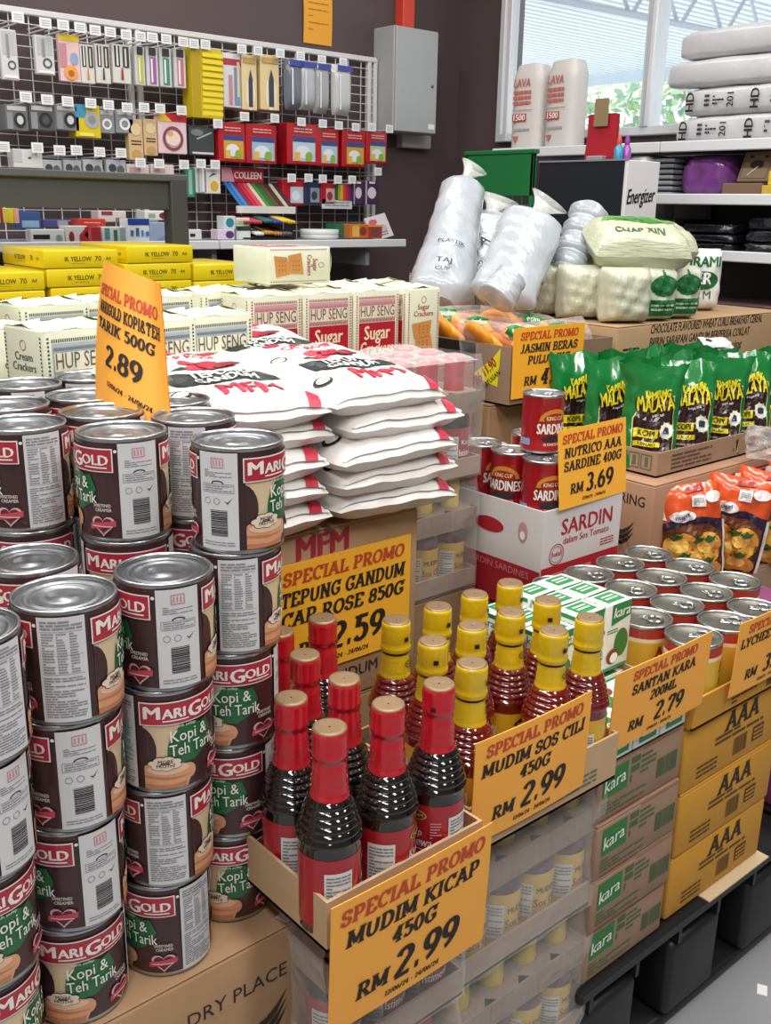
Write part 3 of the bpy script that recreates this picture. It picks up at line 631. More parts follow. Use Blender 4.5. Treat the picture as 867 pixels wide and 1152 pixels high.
# ------------------------------------------------------------------ lychee stack
YEL = M('#c9902f', .7, var=.05, vscale=14); YEP = M('#5d3f1a', .7)
def aaa(mb, F, L, w, d, h):
    text(mb, F, 'AAA', w*.56, h*.62, h*.29, M('#33240f', .7), serif=True, ital=.12); lines(mb, F, w*.3, h*.46, w*.8, h*.62, 2, YEP, 1, .55, 2); lines(mb, F, w*.14, h*.1, w*.34, h*.32, 3, YEP)
    barcode(mb, F, w*.5, h*.14, w*.64, h*.42, YEP, 1, 4); rect(mb, F, w*.7, h*.18, w*.82, h*.42, YEP); lines(mb, F, w*.71, h*.2, w*.81, h*.4, 3, YEL, 2)
for i in range(3):
    carton('fruit_can_box', 'yellow box with black triple letters, %s' % ('lowest of three, on the black pallet', 'middle of three', 'top of three, under the tray of fruit cans')[i], 'carton', 1.163+rnd.uniform(-.004, .006), .668+rnd.uniform(0, .006), .2165+.1095*i, 1.437+rnd.uniform(-.004, .004), 1.02, .2165+.1095*(i+1)-.0005, YEL, aaa, tape=False, group='yellow boxes under the fruit cans')
tray('open yellow tray of ring-pull fruit cans', 1.163, .665, .5455, 1.52, 1.035, .594, YEL, lambda b, F, L, w, d, h: (barcode(b, F, .2, .008, .245, .036, YEP, 1, 9), lines(b, F, .1, .008, .17, .036, 4, YEP)))
b = MB(); b.box((1.26, .655, .2135), (1.44, .70, .216), M('#cdb894', .8)); tag(b.build('cardboard_sheet'), 'pale cardboard sheet sticking out under the lowest yellow box', 'cardboard')
def fruit_can():
    t = thing('fruit_can', 'c', 'can', group='ring-pull fruit cans in the yellow tray')
    r, h = .0412, .112; b = MB()
    b.lathe([(.001, .001), (r-.002, 0), (r+.0006, .002), (r, .004), (r, .008)], TIN, 40)
    b.lathe([(r, h-.006), (r+.0008, h-.003), (r+.0006, h), (r-.002, h+.0004), (r-.0026, h-.003)], TIN, 40); b.build('tin_body', t)
    b = MB(); z = h-.003; lm = M('#7f7e76', .42, .85, bump=.1, bscale=25)
    b.lathe([(r-.0025, z), (r-.006, z-.0005), (r-.0065, z+.0006), (r-.009, z+.0006), (r-.0095, z), (.001, z)], lm, 40); b.build('lid', t)
    b = MB(); pts = [(.004+.0095*math.cos(2*math.pi*i/14), -.012+.0085*math.sin(2*math.pi*i/14), z+.0022) for i in range(15)]
    b.tube([(x*1.25, y*1.2, q) for x, y, q in pts], .002, TIN, 6); b.box((-.004, -.006, z), (.012, .008, z+.0018), TIN, .0006); b.lathe([(.0035, z+.0005), (.0035, z+.003), (.001, z+.0032)], TIN, 12, c=(.004, .004, 0)); b.build('ring_pull', t)
    b = MB(); R = r+.0004; b.lathe([(R, .008), (R, .086)], M('#d7b23c', .35, coat=.3), 40); b.lathe([(R, .086), (R, .092)], M('#e8dcc0', .35), 40); b.lathe([(R, .092), (R, h-.006)], M('#a8312b', .35, coat=.3), 40)
    S = cyl(R, 0)
    for o in (0, math.pi*R):
        T = Surf(lambda u, v, e, o=o: S.fn(u+o, v, e), su=.006, e=.0003)
        text(b, T, 'AAA', 0, .064, .016, M('#9d1e1e', .4), maxw=.04, serif=True, ital=0); text(b, T, 'LYCHEE', .0, .045, .009, BLACK, maxw=.036, bold=.03); ell(b, T, -.004, .026, .013, .012, M('#f1ede2', .4), 1); ell(b, T, .012, .024, .009, .009, M('#b5312d', .4), 2)
        rect(b, T, .034, .014, .058, .06, M('#e3e1dc', .5), 1); lines(b, T, .036, .016, .056, .058, 9, M('#77777c', .6), 2)
    b.build('printed_label', t); return t
FRU = Proto(fruit_can())
for j, y in enumerate((.714, .80, .886, .972)):
    for i, x in enumerate((1.222, 1.307, 1.392, 1.477)):
        if (j == 0 and i == 3): continue
        FRU.put('ring-pull fruit can, %s from left in the %s row of the yellow tray' % (nth(i), ('front', 'second', 'third', 'back')[j]), (x+rnd.uniform(-.001, .001), y, .5498), rnd.uniform(-.6, .3) if j else rad(38))

# ------------------------------------------------------------------ pallets, magenta carton, floor scrap
def pallet(label, x0, y0, x1, y1, z1):
    t = thing('plastic_pallet', label, 'pallet', ((x0+x1)/2, (y0+y1)/2, 0)); w, d = x1-x0, y1-y0; c = M('#17181b', .45, var=.1, vscale=8)
    b = MB(); n = max(3, int(w/.11))
    b.box((-w/2, -d/2, z1-.022), (w/2, d/2, z1), c, .004); b.build('deck', t)
    b = MB()
    for i in range(n+1): x = -w/2+.03+(w-.06)*i/n; b.box((x-.004, -d/2+.004, z1-.05), (x+.004, d/2-.004, z1-.022), c)
    b.build('deck_rib', t)
    for i in range(3):
        for j in range(3):
            b = MB(); x = (-w/2+.075, 0, w/2-.075)[i]; y = (-d/2+.065, 0, d/2-.065)[j]; b.box((x-.07, y-.06, .024), (x+.07, y+.06, z1-.05), c, .012, seg=2); b.build('foot_block', t)
    for j in range(3):
        b = MB(); y = (-d/2+.065, 0, d/2-.065)[j]; b.box((-w/2+.004, y-.055, 0), (w/2-.004, y+.055, .024), c, .008, seg=2); b.build('runner', t)
pallet('black plastic pallet under the green-printed and yellow boxes', .95, .66, 1.56, 1.035, .213)
pallet('black plastic pallet at the right picture edge beside the bare floor', 1.575, .66, 2.3, .98, .213)
pallet('black plastic pallet under the wrapped sauce packs at the bottom edge', .5, .655, .945, .99, .139)
pallet('black plastic pallet under the kraft carton of creamer cans', -.2, .72, .495, 1.25, .215)
carton('fruit_can_box', 'magenta carton peeking in at the right picture edge', 'carton', 1.585, .69, .2145, 1.9, 1.04, .5, M('#8d4a72', .6), None, tape=False)
b = MB(); b.box((-.012, -.008, 0), (.012, .008, .0012), WHITE, rz=.5); o = b.build('paper_scrap'); o.location = onZ(857, 1114, 0); tag(o, 'white paper scrap lying on the grey floor', 'paper')

# ------------------------------------------------------------------ flour
def mfm(b, F, L, w, d, h):
    text(b, F, 'MFM', .2, h-.036, .032, M('#a3263a', .7), maxw=.1, bold=.07); text(b, F, 'TEPUNG GANDUM', w-.18, .03, .018, DK)
carton('flour_carton', 'kraft carton with red letters, carrying the pile of white flour bags', 'carton', .56, 1.0, .58, .932, 1.46, .842, KRAFT, mfm)
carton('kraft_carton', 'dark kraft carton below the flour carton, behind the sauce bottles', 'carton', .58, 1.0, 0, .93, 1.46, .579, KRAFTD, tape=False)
def flour_bag(seed):
    t = thing('flour_bag', 'f', 'flour bag', group='white bags of wheat flour'); w, h = .215, .255
    b = MB(); wh = M('#ebe8e6', .32, coat=.15, bump=.12, bscale=45); S = pillow(b, w, h, .052, wh, seed, .13, 20, 22, p=4, q=5)
    b.build('filled_bag', t)
    red = M('#bd2740', .4); b = MB()
    for q in (0, 1):
        rect(b, S, -w/2+.004, .004+q*(h-.014), w/2-.004, .009+q*(h-.014), M('#d9d6d4', .5), 1)
    text(b, S, 'MFM', .01, .036, .032, red, maxw=.1, bold=.07, slant=.05, layer=1)
    rect(b, S, -.075, .078, .075, .116, M('#1f2a28', .4), 1); text(b, S, 'TEPUNG', .0, .098, .0165, WHITE, maxw=.1, bold=.05, layer=2); text(b, S, 'GANDUM', .0, .081, .0145, WHITE, maxw=.1, bold=.05, layer=2)
    for k in range(5): ell(b, S, -.012+.03*(k % 3)*.7, .142+.014*(k//3)+.004*(k % 2), .017, .008, M(('#c22c42', '#a81f36', '#8e1b2e')[k % 3], .4), 1+k % 3)
    poly(b, S, [(-.055, .136), (-.02, .141), (-.03, .15)], M('#2b4434', .4), 1); poly(b, S, [(.03, .138), (.068, .15), (.035, .152)], M('#2b4434', .4), 1)
    text(b, S, 'CAP ROSE', 0, .184, .014, red, maxw=.1, bold=.03); rect(b, S, -.06, .208, .06, .22, red, 1); ring(b, S, -.08, .1+.05, .012, .01, .002, INK, 1); ell(b, S, -.085, .05, .014, .011, INK, 1); ell(b, S, -.085, .05, .01, .007, WHITE, 2)
    poly(b, S, [(.07, .003), (.09, .003), (.098, .03), (.08, .034)], red, 2)
    b.build('printing', t); return t
FB = [Proto(flour_bag(s)) for s in (1, 4)]
LIE = rad(-90)
rows = [('right front', .868, .965, 5), ('left front', .655, .98, 5), ('back left', .66, 1.225, 2), ('back right', .872, 1.215, 3)]
for nm, x, y, n in rows:
    for k in range(n):
        z = .842+.026+.0355*(k+5-n)-.0008*(k+5-n)
        FB[(k+len(nm)) % 2].put('white flour bag, %s of the %s pile' % ('topmost' if k == n-1 else 'lowest' if k == 0 else ('second layer from below', 'middle layer', 'layer under the topmost')[k-1], nm), (x+rnd.uniform(-.012, .012)+(.0 if nm != 'right front' else .008*(k % 2)), y+rnd.uniform(-.01, .008), z), rot=(LIE+rad(1.7*(k+5-n)+rnd.uniform(-1, 1)), rad(rnd.uniform(-2, 2)), rad(rnd.uniform(-5, 5))))
carton('kraft_carton', 'flat kraft carton hidden under the back flour bags', 'carton', .57, 1.245, .843, .93, 1.45, .917, KRAFT, tape=False)
sign('orange card on the kraft flour carton, printed TEPUNG GANDUM CAP ROSE 850G', promo(['TEPUNG GANDUM', 'CAP ROSE 850G'], '2.59'), .236, .165, (.797, .996, .64), tilt=0, color='#ffbb30')
# tall card over the cans
def onD(x, y, d): return CAM + ray(x, y)*d
t = thing('price_sign', 'tall orange card curling up from the creamer cans, printed KOPI&TEH', 'sign', (0, 0, 0), group='orange promotion cards')
TL, TR, BR, BL = onD(101, 287, 1.16), onD(180, 319, 1.085), onD(196, 530, 1.05), onD(108, 462, 1.13)
nrm = (TR-TL).cross(BL-TL).normalized(); nrm = nrm if nrm.dot(CAM-TL) > 0 else -nrm
def cardf(u, v, e=0): return (BL*(1-u)+BR*u)*(1-v)+(TL*(1-u)+TR*u)*v + nrm*(.014*math.sin(math.pi*min(1, u*1.15))-.02*v*v*(1-u)+e)
cw_, ch_ = (TR-TL).length, (TL-BL).length
b = MB(); c = M('#f7ab3f', .55, var=.03, vscale=6)
for e_ in (0, -.0012): b.grid(lambda u, v: cardf(u, v, e_), 16, 12, c, flip=e_ < 0)
b.build('card', t); b = MB(); S = Surf(lambda u, v, e: cardf(u/cw_+.5, v/ch_, e), su=cw_/16, sv=ch_/12, e=.0008)
for q, hh, u, v, cl in (('SPECIAL PROMO', .075, 0, .78, M('#c0472a', .6)), ('MARIGOLD KOPI&TEH', .075, .02, .67, INK), ('TARIK 500G', .07, -.02, .565, INK), ('2.89', .13, .0, .36, INK), ('12/06/24 - 24/06/24', .03, .05, .24, INK)): text(b, S, q, u*cw_, v*ch_, hh*ch_, cl, maxw=cw_*.86, serif=True)
b.build('lettering', t)

# ------------------------------------------------------------------ sardines
def sardine_print(mb, F, L, w, d, h):
    red = M('#b3202f', .6)
    rect(mb, F, .001, .002, w-.001, h*.47, red); rect(mb, L, .001, .002, d-.001, h*.44, red)
    text(mb, F, 'SARDIN', w*.55, h*.74, .03, red, bold=.03); text(mb, F, 'dalam Sos Tomato', w*.55, h*.65, .013, red, maxw=.13)
    ring(mb, F, .04, h*.57, .02, .02, .002, red); ring(mb, F, .04, h*.57, .015, .015, .001, red); text(mb, F, 'halal', .04, h*.555, .01, red, maxw=.028); lines(mb, F, w*.74, h*.52, w*.92, h*.6, 3, red); lines(mb, F, .02, h*.36, .14, h*.41, 1, M('#d88a8e', .6), 2)
    ell(mb, L, d-.125, h*.74, .035, .014, red); poly(mb, L, [(d-.155, h*.74), (d-.175, h*.83), (d-.175, h*.66)], red); ell(mb, L, d-.045, h*.76, .011, .019, M('#c9969a', .6)); ell(mb, L, d-.045, h*.73, .006, .008, WHITE, 2)
    text(mb, L, 'SARDIN SARDINES', d-.1, h*.34, .013, M('#d88a8e', .6), layer=2)
o = tray('white and red open carton of sardine cans, SARDIN printed in red', 1.272, 1.05, .56, 1.492, 1.385, .757, M('#dcdadb', .6), sardine_print, name='sardine_carton')
b = MB(); b.box((-.106, -.163, .172), (.106, .163, .1755), KRAFT2); b.build('layer_pad', o)
carton('kraft_carton', 'kraft plinth carton under the sardine carton, hidden behind the milk cartons', 'carton', 1.275, 1.06, 0, 1.49, 1.38, .559, KRAFTD, tape=False)
def sardine_can():
    t = thing('sardine_can', 's', 'can', group='red sardine cans in the white carton'); r, h = .0365, .104; b = MB()
    red = M('#a3121f', .3, coat=.4)
    prof = [(r-.001, .001), (r+.0006, .002), (r, .005), (r, .02)]
    for i in range(8): prof += [(r-.0008, .023+.0085*i), (r, .0265+.0085*i)]
    prof += [(r, h-.005), (r+.0007, h-.003)]
    b.lathe(prof, red, 40, mats=[TIN]*2+[red]*(len(prof)-4)+[TIN]); b.lathe([(r+.0007, h-.003), (r+.0006, h), (r-.002, h), (r-.0026, h-.003)], TIN, 40); b.build('tin_body', t)
    b = MB(); z = h-.003; b.lathe([(r-.0026, z), (r-.006, z), (r-.0065, z+.0008), (r-.01, z), (.001, z)], M('#b5b8bd', .3, .9, bump=.1, bscale=25), 40); b.build('lid', t)
    b = MB(); b.tube([(.008*math.cos(2*math.pi*i/12), -.012+.007*math.sin(2*math.pi*i/12), z+.002) for i in range(13)], .0014, TIN, 6); b.box((-.004, -.008, z), (.004, .006, z+.0018), TIN, .0005); b.build('ring_pull', t)
    b = MB(); S = cyl(r+.0006, 0); gold = M('#d58a32', .4)
    poly(b, S, [(-.03, .058)]+arc(0, .058, .03, .022, 180, 0, 8), gold, 1); ell(b, S, 0, .062, .022, .01, M('#9a2a1c', .4), 2); text(b, S, 'KING CUP', 0, .06, .0075, M('#f1d9a8', .4), maxw=.034, bold=.04, layer=3)
    text(b, S, 'SARDINES', 0, .036, .0185, WHITE, maxw=.066, bold=.06, layer=2); ell(b, S, 0, .027, .024, .006, M('#2a2a33', .4), 1); text(b, S, 'IN TOMATO SAUCE', 0, .0145, .005, WHITE, maxw=.04, layer=2); rect(b, S, -.074, .014, -.045, .026, M('#8fa0c4', .4), 1)
    for i in range(13): rect(b, S, .056, .02+.0055*i, .061, .0225+.0055*i, M('#e3b3b3', .5), 1)
    b.build('printing', t); return t
SAR = Proto(sardine_can())
zs = .56+.1758
sl = [(1.313, 1.093, 'front-left corner of the carton'), (1.388, 1.093, 'front row, half behind its orange card'), (1.313, 1.168, 'second row at the carton left side'), (1.388, 1.168, 'second row, under the single top can'), (1.45, 1.245, 'third row, right side'), (1.313, 1.243, 'third row at the carton left side'), (1.313, 1.318, 'back-left corner of the carton')]
for x, y, lb in sl:
    f = math.atan2(-x, y); SAR.put('red sardine can, %s' % lb, (x, y, zs), f+rad({'fr': 30, 'se': -20, 'th': 60, 'ba': 10}[lb[:2]]))
SAR.put('single red sardine can stacked on top of the others', (1.352, 1.135, zs+.1043), math.atan2(-1.352, 1.135)+rad(38))
sign('orange card standing in the sardine carton, printed NUTRICO AAA SARDINE 400G', promo(['NUTRICO AAA', 'SARDINE 400G'], '3.69'), .198, .138, (1.402, 1.046, .756), rz=rad(2), tilt=rad(-6), color='#ffb93c')

# ------------------------------------------------------------------ cracker packets
def cracker(kind):
    sug = kind == 'sugar'; t = thing('cracker_packet', 'c', 'cracker packet', group=('red sugar' if sug else 'green cream')+' cracker packets')
    w, d, h = .121, .095, .152; pp = M('#dfe3c9', .4, coat=.2, bump=.08, bscale=40)
    b = MB(); b.box((-w/2, -d/2, 0), (w/2, d/2, h-.004), pp, .004, seg=2)
    b.build('wrapped_body', t)
    b = MB()
    def fold(u, v): return Vector((w*(u-.5)*.98, d*(v-.5), h-.006+.010*(1-abs(2*v-1))*(1-.5*abs(2*u-1))+.003*wr(u, v, 3)))
    b.grid(fold, 12, 8, pp)
    for s in (-1, 1): b.add([(s*w/2*.98, -d/2, h-.006), (s*w/2*.98, d/2, h-.006), (s*w/2*.55, 0, h+.006)], [[0, 1, 2]], pp)
    b.build('folded_top', t)
    b = MB(); F = plane((-w/2, -d/2, 0), (1, 0, 0), (0, 0, 1)); L = plane((-w/2, d/2, 0), (0, -1, 0), (0, 0, 1)); B = plane((w/2, d/2, 0), (-1, 0, 0), (0, 0, 1)); R = plane((w/2, -d/2, 0), (0, 1, 0), (0, 0, 1))
    c1 = M('#a33a4d', .5) if sug else M('#2c4250', .5); c2 = M('#b2182d', .45) if sug else M('#10301f', .45); tx = M('#7a5560', .5) if sug else M('#50585c', .5); cr = M('#e6e0c4', .5); lt = M('#f0e6c4', .5) if sug else M('#e3d05a', .5); mid = M('#d0a0a4', .5) if sug else M('#a9b4b8', .5)
    for P, W in ((F, w), (B, w)):
        for y in (h*.86, h*.56):
            for k in range(30): rect(b, P, .012+k*(W-.024)/30, y, .012+(k+.55)*(W-.024)/30, y+.0045, c1)
        rect(b, P, .012, h*.59, W-.012, h*.85, mid, 1); rect(b, P, .014, h*.61, W-.014, h*.77, cr, 2); rect(b, P, .014, h*.79, W-.014, h*.815, M('#c98c93', .5) if sug else M('#6d7d88', .5), 2)
        text(b, P, 'HUP SENG', W/2, h*.635, .021, tx, maxw=W-.032, bold=.0, layer=3)
        rect(b, P, .012, .006, W-.012, h*.55, c2, 1); text(b, P, 'Sugar' if sug else 'Cream', W/2, h*.33, .028, lt, maxw=.07, bold=.04, layer=2); text(b, P, 'Crackers', W/2, h*.12, .028, lt, maxw=.09, bold=.04, layer=2)
        for x in (.005, W-.008):
            for k in range(26): rect(b, P, x, .006+k*h*.034, x+.003, .006+(k+.5)*h*.034, c1)
    for P in (L, R):
        for x in (.005, d-.008):
            for k in range(26): rect(b, P, x, .006+k*h*.034, x+.003, .006+(k+.5)*h*.034, c1)
        ring(b, P, d/2, h*.82, .007, .007, .0012, M('#b0574a', .5), 1); text(b, P, 'Sugar' if sug else 'Cream', d/2, h*.69, .011, M('#b0574a', .5) if sug else M('#59605a', .5), maxw=.05, bold=.03); text(b, P, 'Crackers', d/2, h*.6, .011, M('#b0574a', .5) if sug else M('#59605a', .5), maxw=.055, bold=.03)
        for k, (yy, sk) in enumerate(((.09, .006), (.3, -.005))):
            q = [(.022, h*yy), (.072+sk, h*(yy+.03)), (.07, h*(yy+.24)), (.02+sk, h*(yy+.2))]; poly(b, P, q, M('#c98d46', .6), 1+k)
            for a_ in (.25, .5, .75):
                for b_ in (.25, .5, .75): ell(b, P, .024+.046*a_, h*(yy+.03+.18*b_), .0016, .0016, M('#8b5a24', .6), 3, 8)
    T = plane((-w/2, -d/2, h-.003), (1, 0, 0), (0, 1, 0)); b.build('printing', t); return t
SUG = Proto(cracker('sugar')); CRE = Proto(cracker('cream'))
zc = .944
for i in range(3): SUG.put('red sugar cracker packet, %s of three standing side by side in front' % nth(i), (1.074+.1235*i, 1.605, zc), rad(1))
SUG.put('cracker packet turned side-on, showing its stacked-crackers picture', (1.437, 1.605, zc), rad(90))
for i in range(4): SUG.put('sugar cracker packet in the row behind, %s from the left, only its top showing' % nth(i), (1.09+.124*i, 1.725, zc), rad(rnd.uniform(-4, 4)))
for i, (px, py, rz) in enumerate(((239, 352, 6), (170, 358, 8), (78, 366, 10))):
    p = onZ(px, py, 1.095); CRE.put(('green cream cracker packet beside the red ones', 'green cream cracker packet half behind the tall orange card', 'green cream cracker packet standing left of the tall orange card')[i], (p.x+.01, p.y+.047, zc), rad(rz))
for i, (px, py) in enumerate(((255, 326), (185, 331), (120, 336), (60, 340))):
    p = onZ(px, py, 1.095); CRE.put('green cream cracker packet of the second row, %s from the right, mostly hidden' % nth(i), (p.x+.0, p.y+.05, zc), rad(7))
p = onZ(20, 368, 1.07); CRE.put('cream cracker packet at the left picture edge with a cracker picture', (p.x-.02, p.y+.03, zc-.02), rad(100))
p = onZ(350, 322, 1.1); SUG.put('sugar cracker packet lying flat across the top of the others', (1.083, 1.655, 1.141), rot=Matrix(((0, 0, 1), (-1, 0, 0), (0, -1, 0))).to_euler()).scale = (1, .72, 1)
carton('kraft_carton', 'red-edged carton under the cracker packets behind the flour bags', 'carton', .93, 1.47, .6, 1.52, 1.9, .9425, M('#8e5a4c', .7), None, tape=False)
carton('kraft_carton', 'kraft carton under the green cracker packets, hidden by the cans', 'carton', .3, 1.47, .6, .928, 2.2, .923, KRAFT, None, tape=False)
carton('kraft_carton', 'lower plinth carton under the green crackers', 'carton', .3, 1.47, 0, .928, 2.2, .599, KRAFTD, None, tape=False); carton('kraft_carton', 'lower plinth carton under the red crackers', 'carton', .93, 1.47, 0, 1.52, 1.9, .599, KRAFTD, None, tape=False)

# ------------------------------------------------------------------ paper reams
def ream():
    t = thing('paper_ream', 'r', 'paper ream', group='yellow paper reams'); w, d, h = .208, .295, .047; y = M('#e8cf10', .35, coat=.3, bump=.04, bscale=20)
    b = MB(); b.box((-w/2, -d/2, 0), (w/2, d/2, h), y, .003, seg=2); b.build('wrapped_body', t)
    b = MB(); F = plane((-w/2, -d/2, 0), (1, 0, 0), (0, 0, 1)); L = plane((-w/2, d/2, 0), (0, -1, 0), (0, 0, 1)); k = M('#3d3c14', .5)
    for P, W in ((F, w), (L, d)):
        text(b, P, 'IK YELLOW', W*.45, .018, .0125, k, maxw=.075, bold=.03); text(b, P, '70', W*.72, .018, .0135, k, bold=.02); text(b, P, 'A4', W*.86, .02, .009, k, bold=.02); lines(b, P, W*.36, .011, W*.55, .014, 1, M('#9c8d10', .5))
    b.build('printing', t); return t
RM_ = Proto(ream()); ztop = 1.137
for cx, top, n, nm in ((1.4, 1.137, 3, 'pile with the grey shelf post behind it'), (1.178, 1.128, 3, 'pile left of the tall orange card'), (.955, 1.075, 2, 'low pile at the left picture edge'), (1.618, 1.083, 2, 'low pile left of the lying cracker packet'), (1.835, 1.08, 2, 'pile hidden behind the lying cracker packet')):
    if cx > 1.8: continue
    for k in range(n): RM_.put('yellow paper ream, %s of the %s' % (('top', 'second', 'third')[k], nm), (cx+rnd.uniform(-.006, .006), 2.6+.1475, top-.0485*(k+1)+.001), rad(rnd.uniform(-1, 1)))
    carton('kraft_carton', 'kraft carton under the %s of yellow reams' % nm, 'carton', cx-.105, 2.61, .5, cx+.105, 2.89, top-.0485*n-.0005, KRAFT2, None, tape=False)
carton('kraft_carton', 'wide low carton under all the yellow paper reams', 'carton', .8, 2.61, 0, 1.75, 2.89, .499, KRAFTD, None, tape=False)

# ------------------------------------------------------------------ coffee carton, tray and bags
def ker(mb, F, L, w, d, h):
    rd = M('#a3263c', .6); rect(mb, F, .27, h-.125, .62, h-.02, rd); frame(mb, F, .275, h-.12, .615, h-.025, .003, M('#d9b7a0', .6), 2); text(mb, F, 'MARIGOLD', .445, h-.095, .05, M('#d9b7a0', .6), maxw=.29, bold=.05, layer=2)
    text(mb, F, 'KEEP DRY', .1, .05, .02, DK); frame(mb, F, .05, h-.12, .2, h-.04, .002, KRAFTD)
    text(mb, L, 'KERING', d-.065, h-.05, .022, DK, maxw=.09); wing(mb, L, d-.08, h-.11, .08, DK); ring(mb, L, d-.07, .09, .022, .022, .002, KRAFTD); poly(mb, L, [(d-.08, .09), (d-.07, .08), (d-.06, .09), (d-.07, .1)], KRAFTD)
carton('creamer_carton', 'big kraft carton with a red name panel behind the orange snack bags', 'carton', 1.65, 1.086, .5, 2.4, 1.42, .733, M('#ab8468', .8, var=.05, vscale=10), ker)
carton('kraft_carton', 'dark plinth carton on the floor under the red-panelled carton', 'carton', 1.65, 1.086, .0, 2.4, 1.42, .499, KRAFTD, None, tape=False)
def cof(mb, F, L, w, d, h):
    lines(mb, F, .05, .008, .2, h-.008, 4, M('#5b4a3c', .7), 1, .5, 5); ell(mb, F, .36, h*.55, .02, .012, M('#5b4a3c', .7)); ell(mb, F, .43, h*.6, .022, .014, M('#4a3a34', .7))
    x = d-.1
    for k in range(3): frame(mb, L, x+.03*k, .012, x+.027+.03*k, .044, .0025, M('#5a6a50', .7)); rect(mb, L, x+.01+.03*k, .018, x+.018+.03*k, .038, M('#5a6a50', .7))
tray('low kraft tray full of green coffee bags', 1.7, 1.12, .734, 2.32, 1.42, .785, KRAFT2, cof)
def coffee_bag(seed):
    t = thing('coffee_bag', 'c', 'coffee bag', group='green and brown coffee bags'); w, h = .132, .212; g = M('#137536', .2, coat=.8, bump=.3, bscale=28); dg = M('#115f2e', .3, coat=.4)
    def fn(u, v, side=-1, e=0):
        a = 2*u-1; dd = .036*(1-max(0, v-.05)/.95)**.7 if v < .86 else .036*(1-.81/.95)**.7*(1-v)/.14
        dd = max(dd, .0012); ww = w*(.88 if v < .8 else .88+.2*(v-.8)/.2)
        y = side*(dd*max(0, 1-abs(a)**5)**.5*(1+.25*wr(u, v, seed))+.0006+e) + .016*math.sin(3*v+seed+2*u)*v*v
        return Vector((ww/2*a+.006*wr(v, u, seed)*v, y, h*v+.008*wr(u, .9, seed)*v))
    b = MB(); b.grid(lambda u, v: fn(u, v, -1), 16, 24, g); b.grid(lambda u, v: fn(u, v, 1), 16, 24, g, flip=True); b.grid(lambda u, v: Vector((fn(u, 0, -1)*(1-v)+fn(u, 0, 1)*v)), 16, 2, dg, flip=True)
    b.build('foil_pouch', t)
    S = Surf(lambda u, v, e: fn(u/w+.5, v/h, -1, e), su=w/16, sv=h/24, e=.0011); b = MB(); br = M('#2e1519', .3, coat=.4); ye = M('#e4d21c', .35, coat=.3); pale = M('#cfd98a', .4)
    for k, (m, s_) in enumerate(((pale, 0), (br, .0022))): poly(b, S, [(-.046+s_, .004+s_), (.05-s_, .004+s_), (.05-s_, .148-s_), (.012, .152-s_), (-.012, .138-s_), (-.036+s_, .124-s_), (-.046+s_, .1)], m, 1+k)
    text(b, S, 'KAMPUNG', .01, .146, .016, ye, maxw=.06, bold=.1, rot=.1, layer=4); text(b, S, 'MALAYA', .006, .118, .03, BLACK, maxw=.094, bold=.16, rot=.1, layer=4); text(b, S, 'MALAYA', .006, .118, .03, ye, maxw=.088, bold=.06, rot=.1, layer=5); text(b, S, 'kopi asli', .012, .108, .006, WHITE, rot=.1, layer=3)
    rect(b, S, -.042, .062, .012, .08, ye, 3); text(b, S, 'KOPI', -.014, .066, .012, M('#3a2410', .4), bold=.06, layer=4); rect(b, S, -.042, .044, .018, .054, ye, 3); text(b, S, '3 DALAM 1', -.012, .0465, .006, M('#3a2410', .4), bold=.03, layer=4)
    for k in range(10): q = 2*math.pi*k/10; poly(b, S, [(.032+.016*math.cos(q-.2), .078+.016*math.sin(q-.2)), (.032+.02*math.cos(q), .078+.02*math.sin(q)), (.032+.016*math.cos(q+.2), .078+.016*math.sin(q+.2))], M('#d9c77a', .4), 3)
    ell(b, S, .032, .078, .0165, .0165, M('#e9ebe6', .4), 4); rect(b, S, .024, .072, .039, .081, M('#2a3a44', .4), 5); ell(b, S, .032, .082, .007, .004, M('#2a3a44', .4), 5); lines(b, S, -.04, .012, .02, .038, 3, M('#a39a8e', .5), 3)
    b.build('printing', t); return t
CO = [Proto(coffee_bag(s)) for s in (1, 3)]
zb = .739
spots = [(1.75, 1.18, -44, 'front row, first from the left with MALAYA tilted'), (1.87, 1.175, -42, 'front row, second from the left'), (1.99, 1.17, -40, 'front row, third from the left'), (2.11, 1.17, -42, 'front row, fourth from the left, at the picture edge'), (2.23, 1.16, -14, 'front row, outside right end'),
         (1.745, 1.285, -24, 'second row at the left end of the tray'), (1.86, 1.26, -20, 'second row, behind the second front bag'), (1.975, 1.26, -10, 'second row, behind the third front bag'), (2.1, 1.26, -16, 'second row at the picture edge'),
         (1.75, 1.385, -26, 'far left corner of the back row'), (1.87, 1.35, -15, 'back row, second from the left'), (1.99, 1.345, -14, 'back row, third from the left'), (2.12, 1.35, -14, 'back row, fourth from the left')]
for i, (x, y, rz, lb) in enumerate(spots): CO[i % 2].put('green and brown coffee bag, %s' % lb, (x, y, zb), rot=(rad(-8 if i < 5 else -4), rad(rnd.uniform(-4, 4)), rad(rz)))
for k in range(2):
    t = thing('white_sachet', 'white sachet lying on the coffee bags, %s' % ('upper one', 'lower one')[k], 'sachet', (2.13+.01*k, 1.262-.012*k, .95-.017*k), rot=(rad(-60), rad(4), rad(-10)), group='white sachets'); b = MB(); S = pillow(b, .1, .04, .012, M('#dfe0e0', .35, coat=.3), k, .15, 10, 8); b.build('sachet_body', t); b = MB(); ell(b, S, -.03, .02, .008, .007, BLACK); b.build('printing', t)

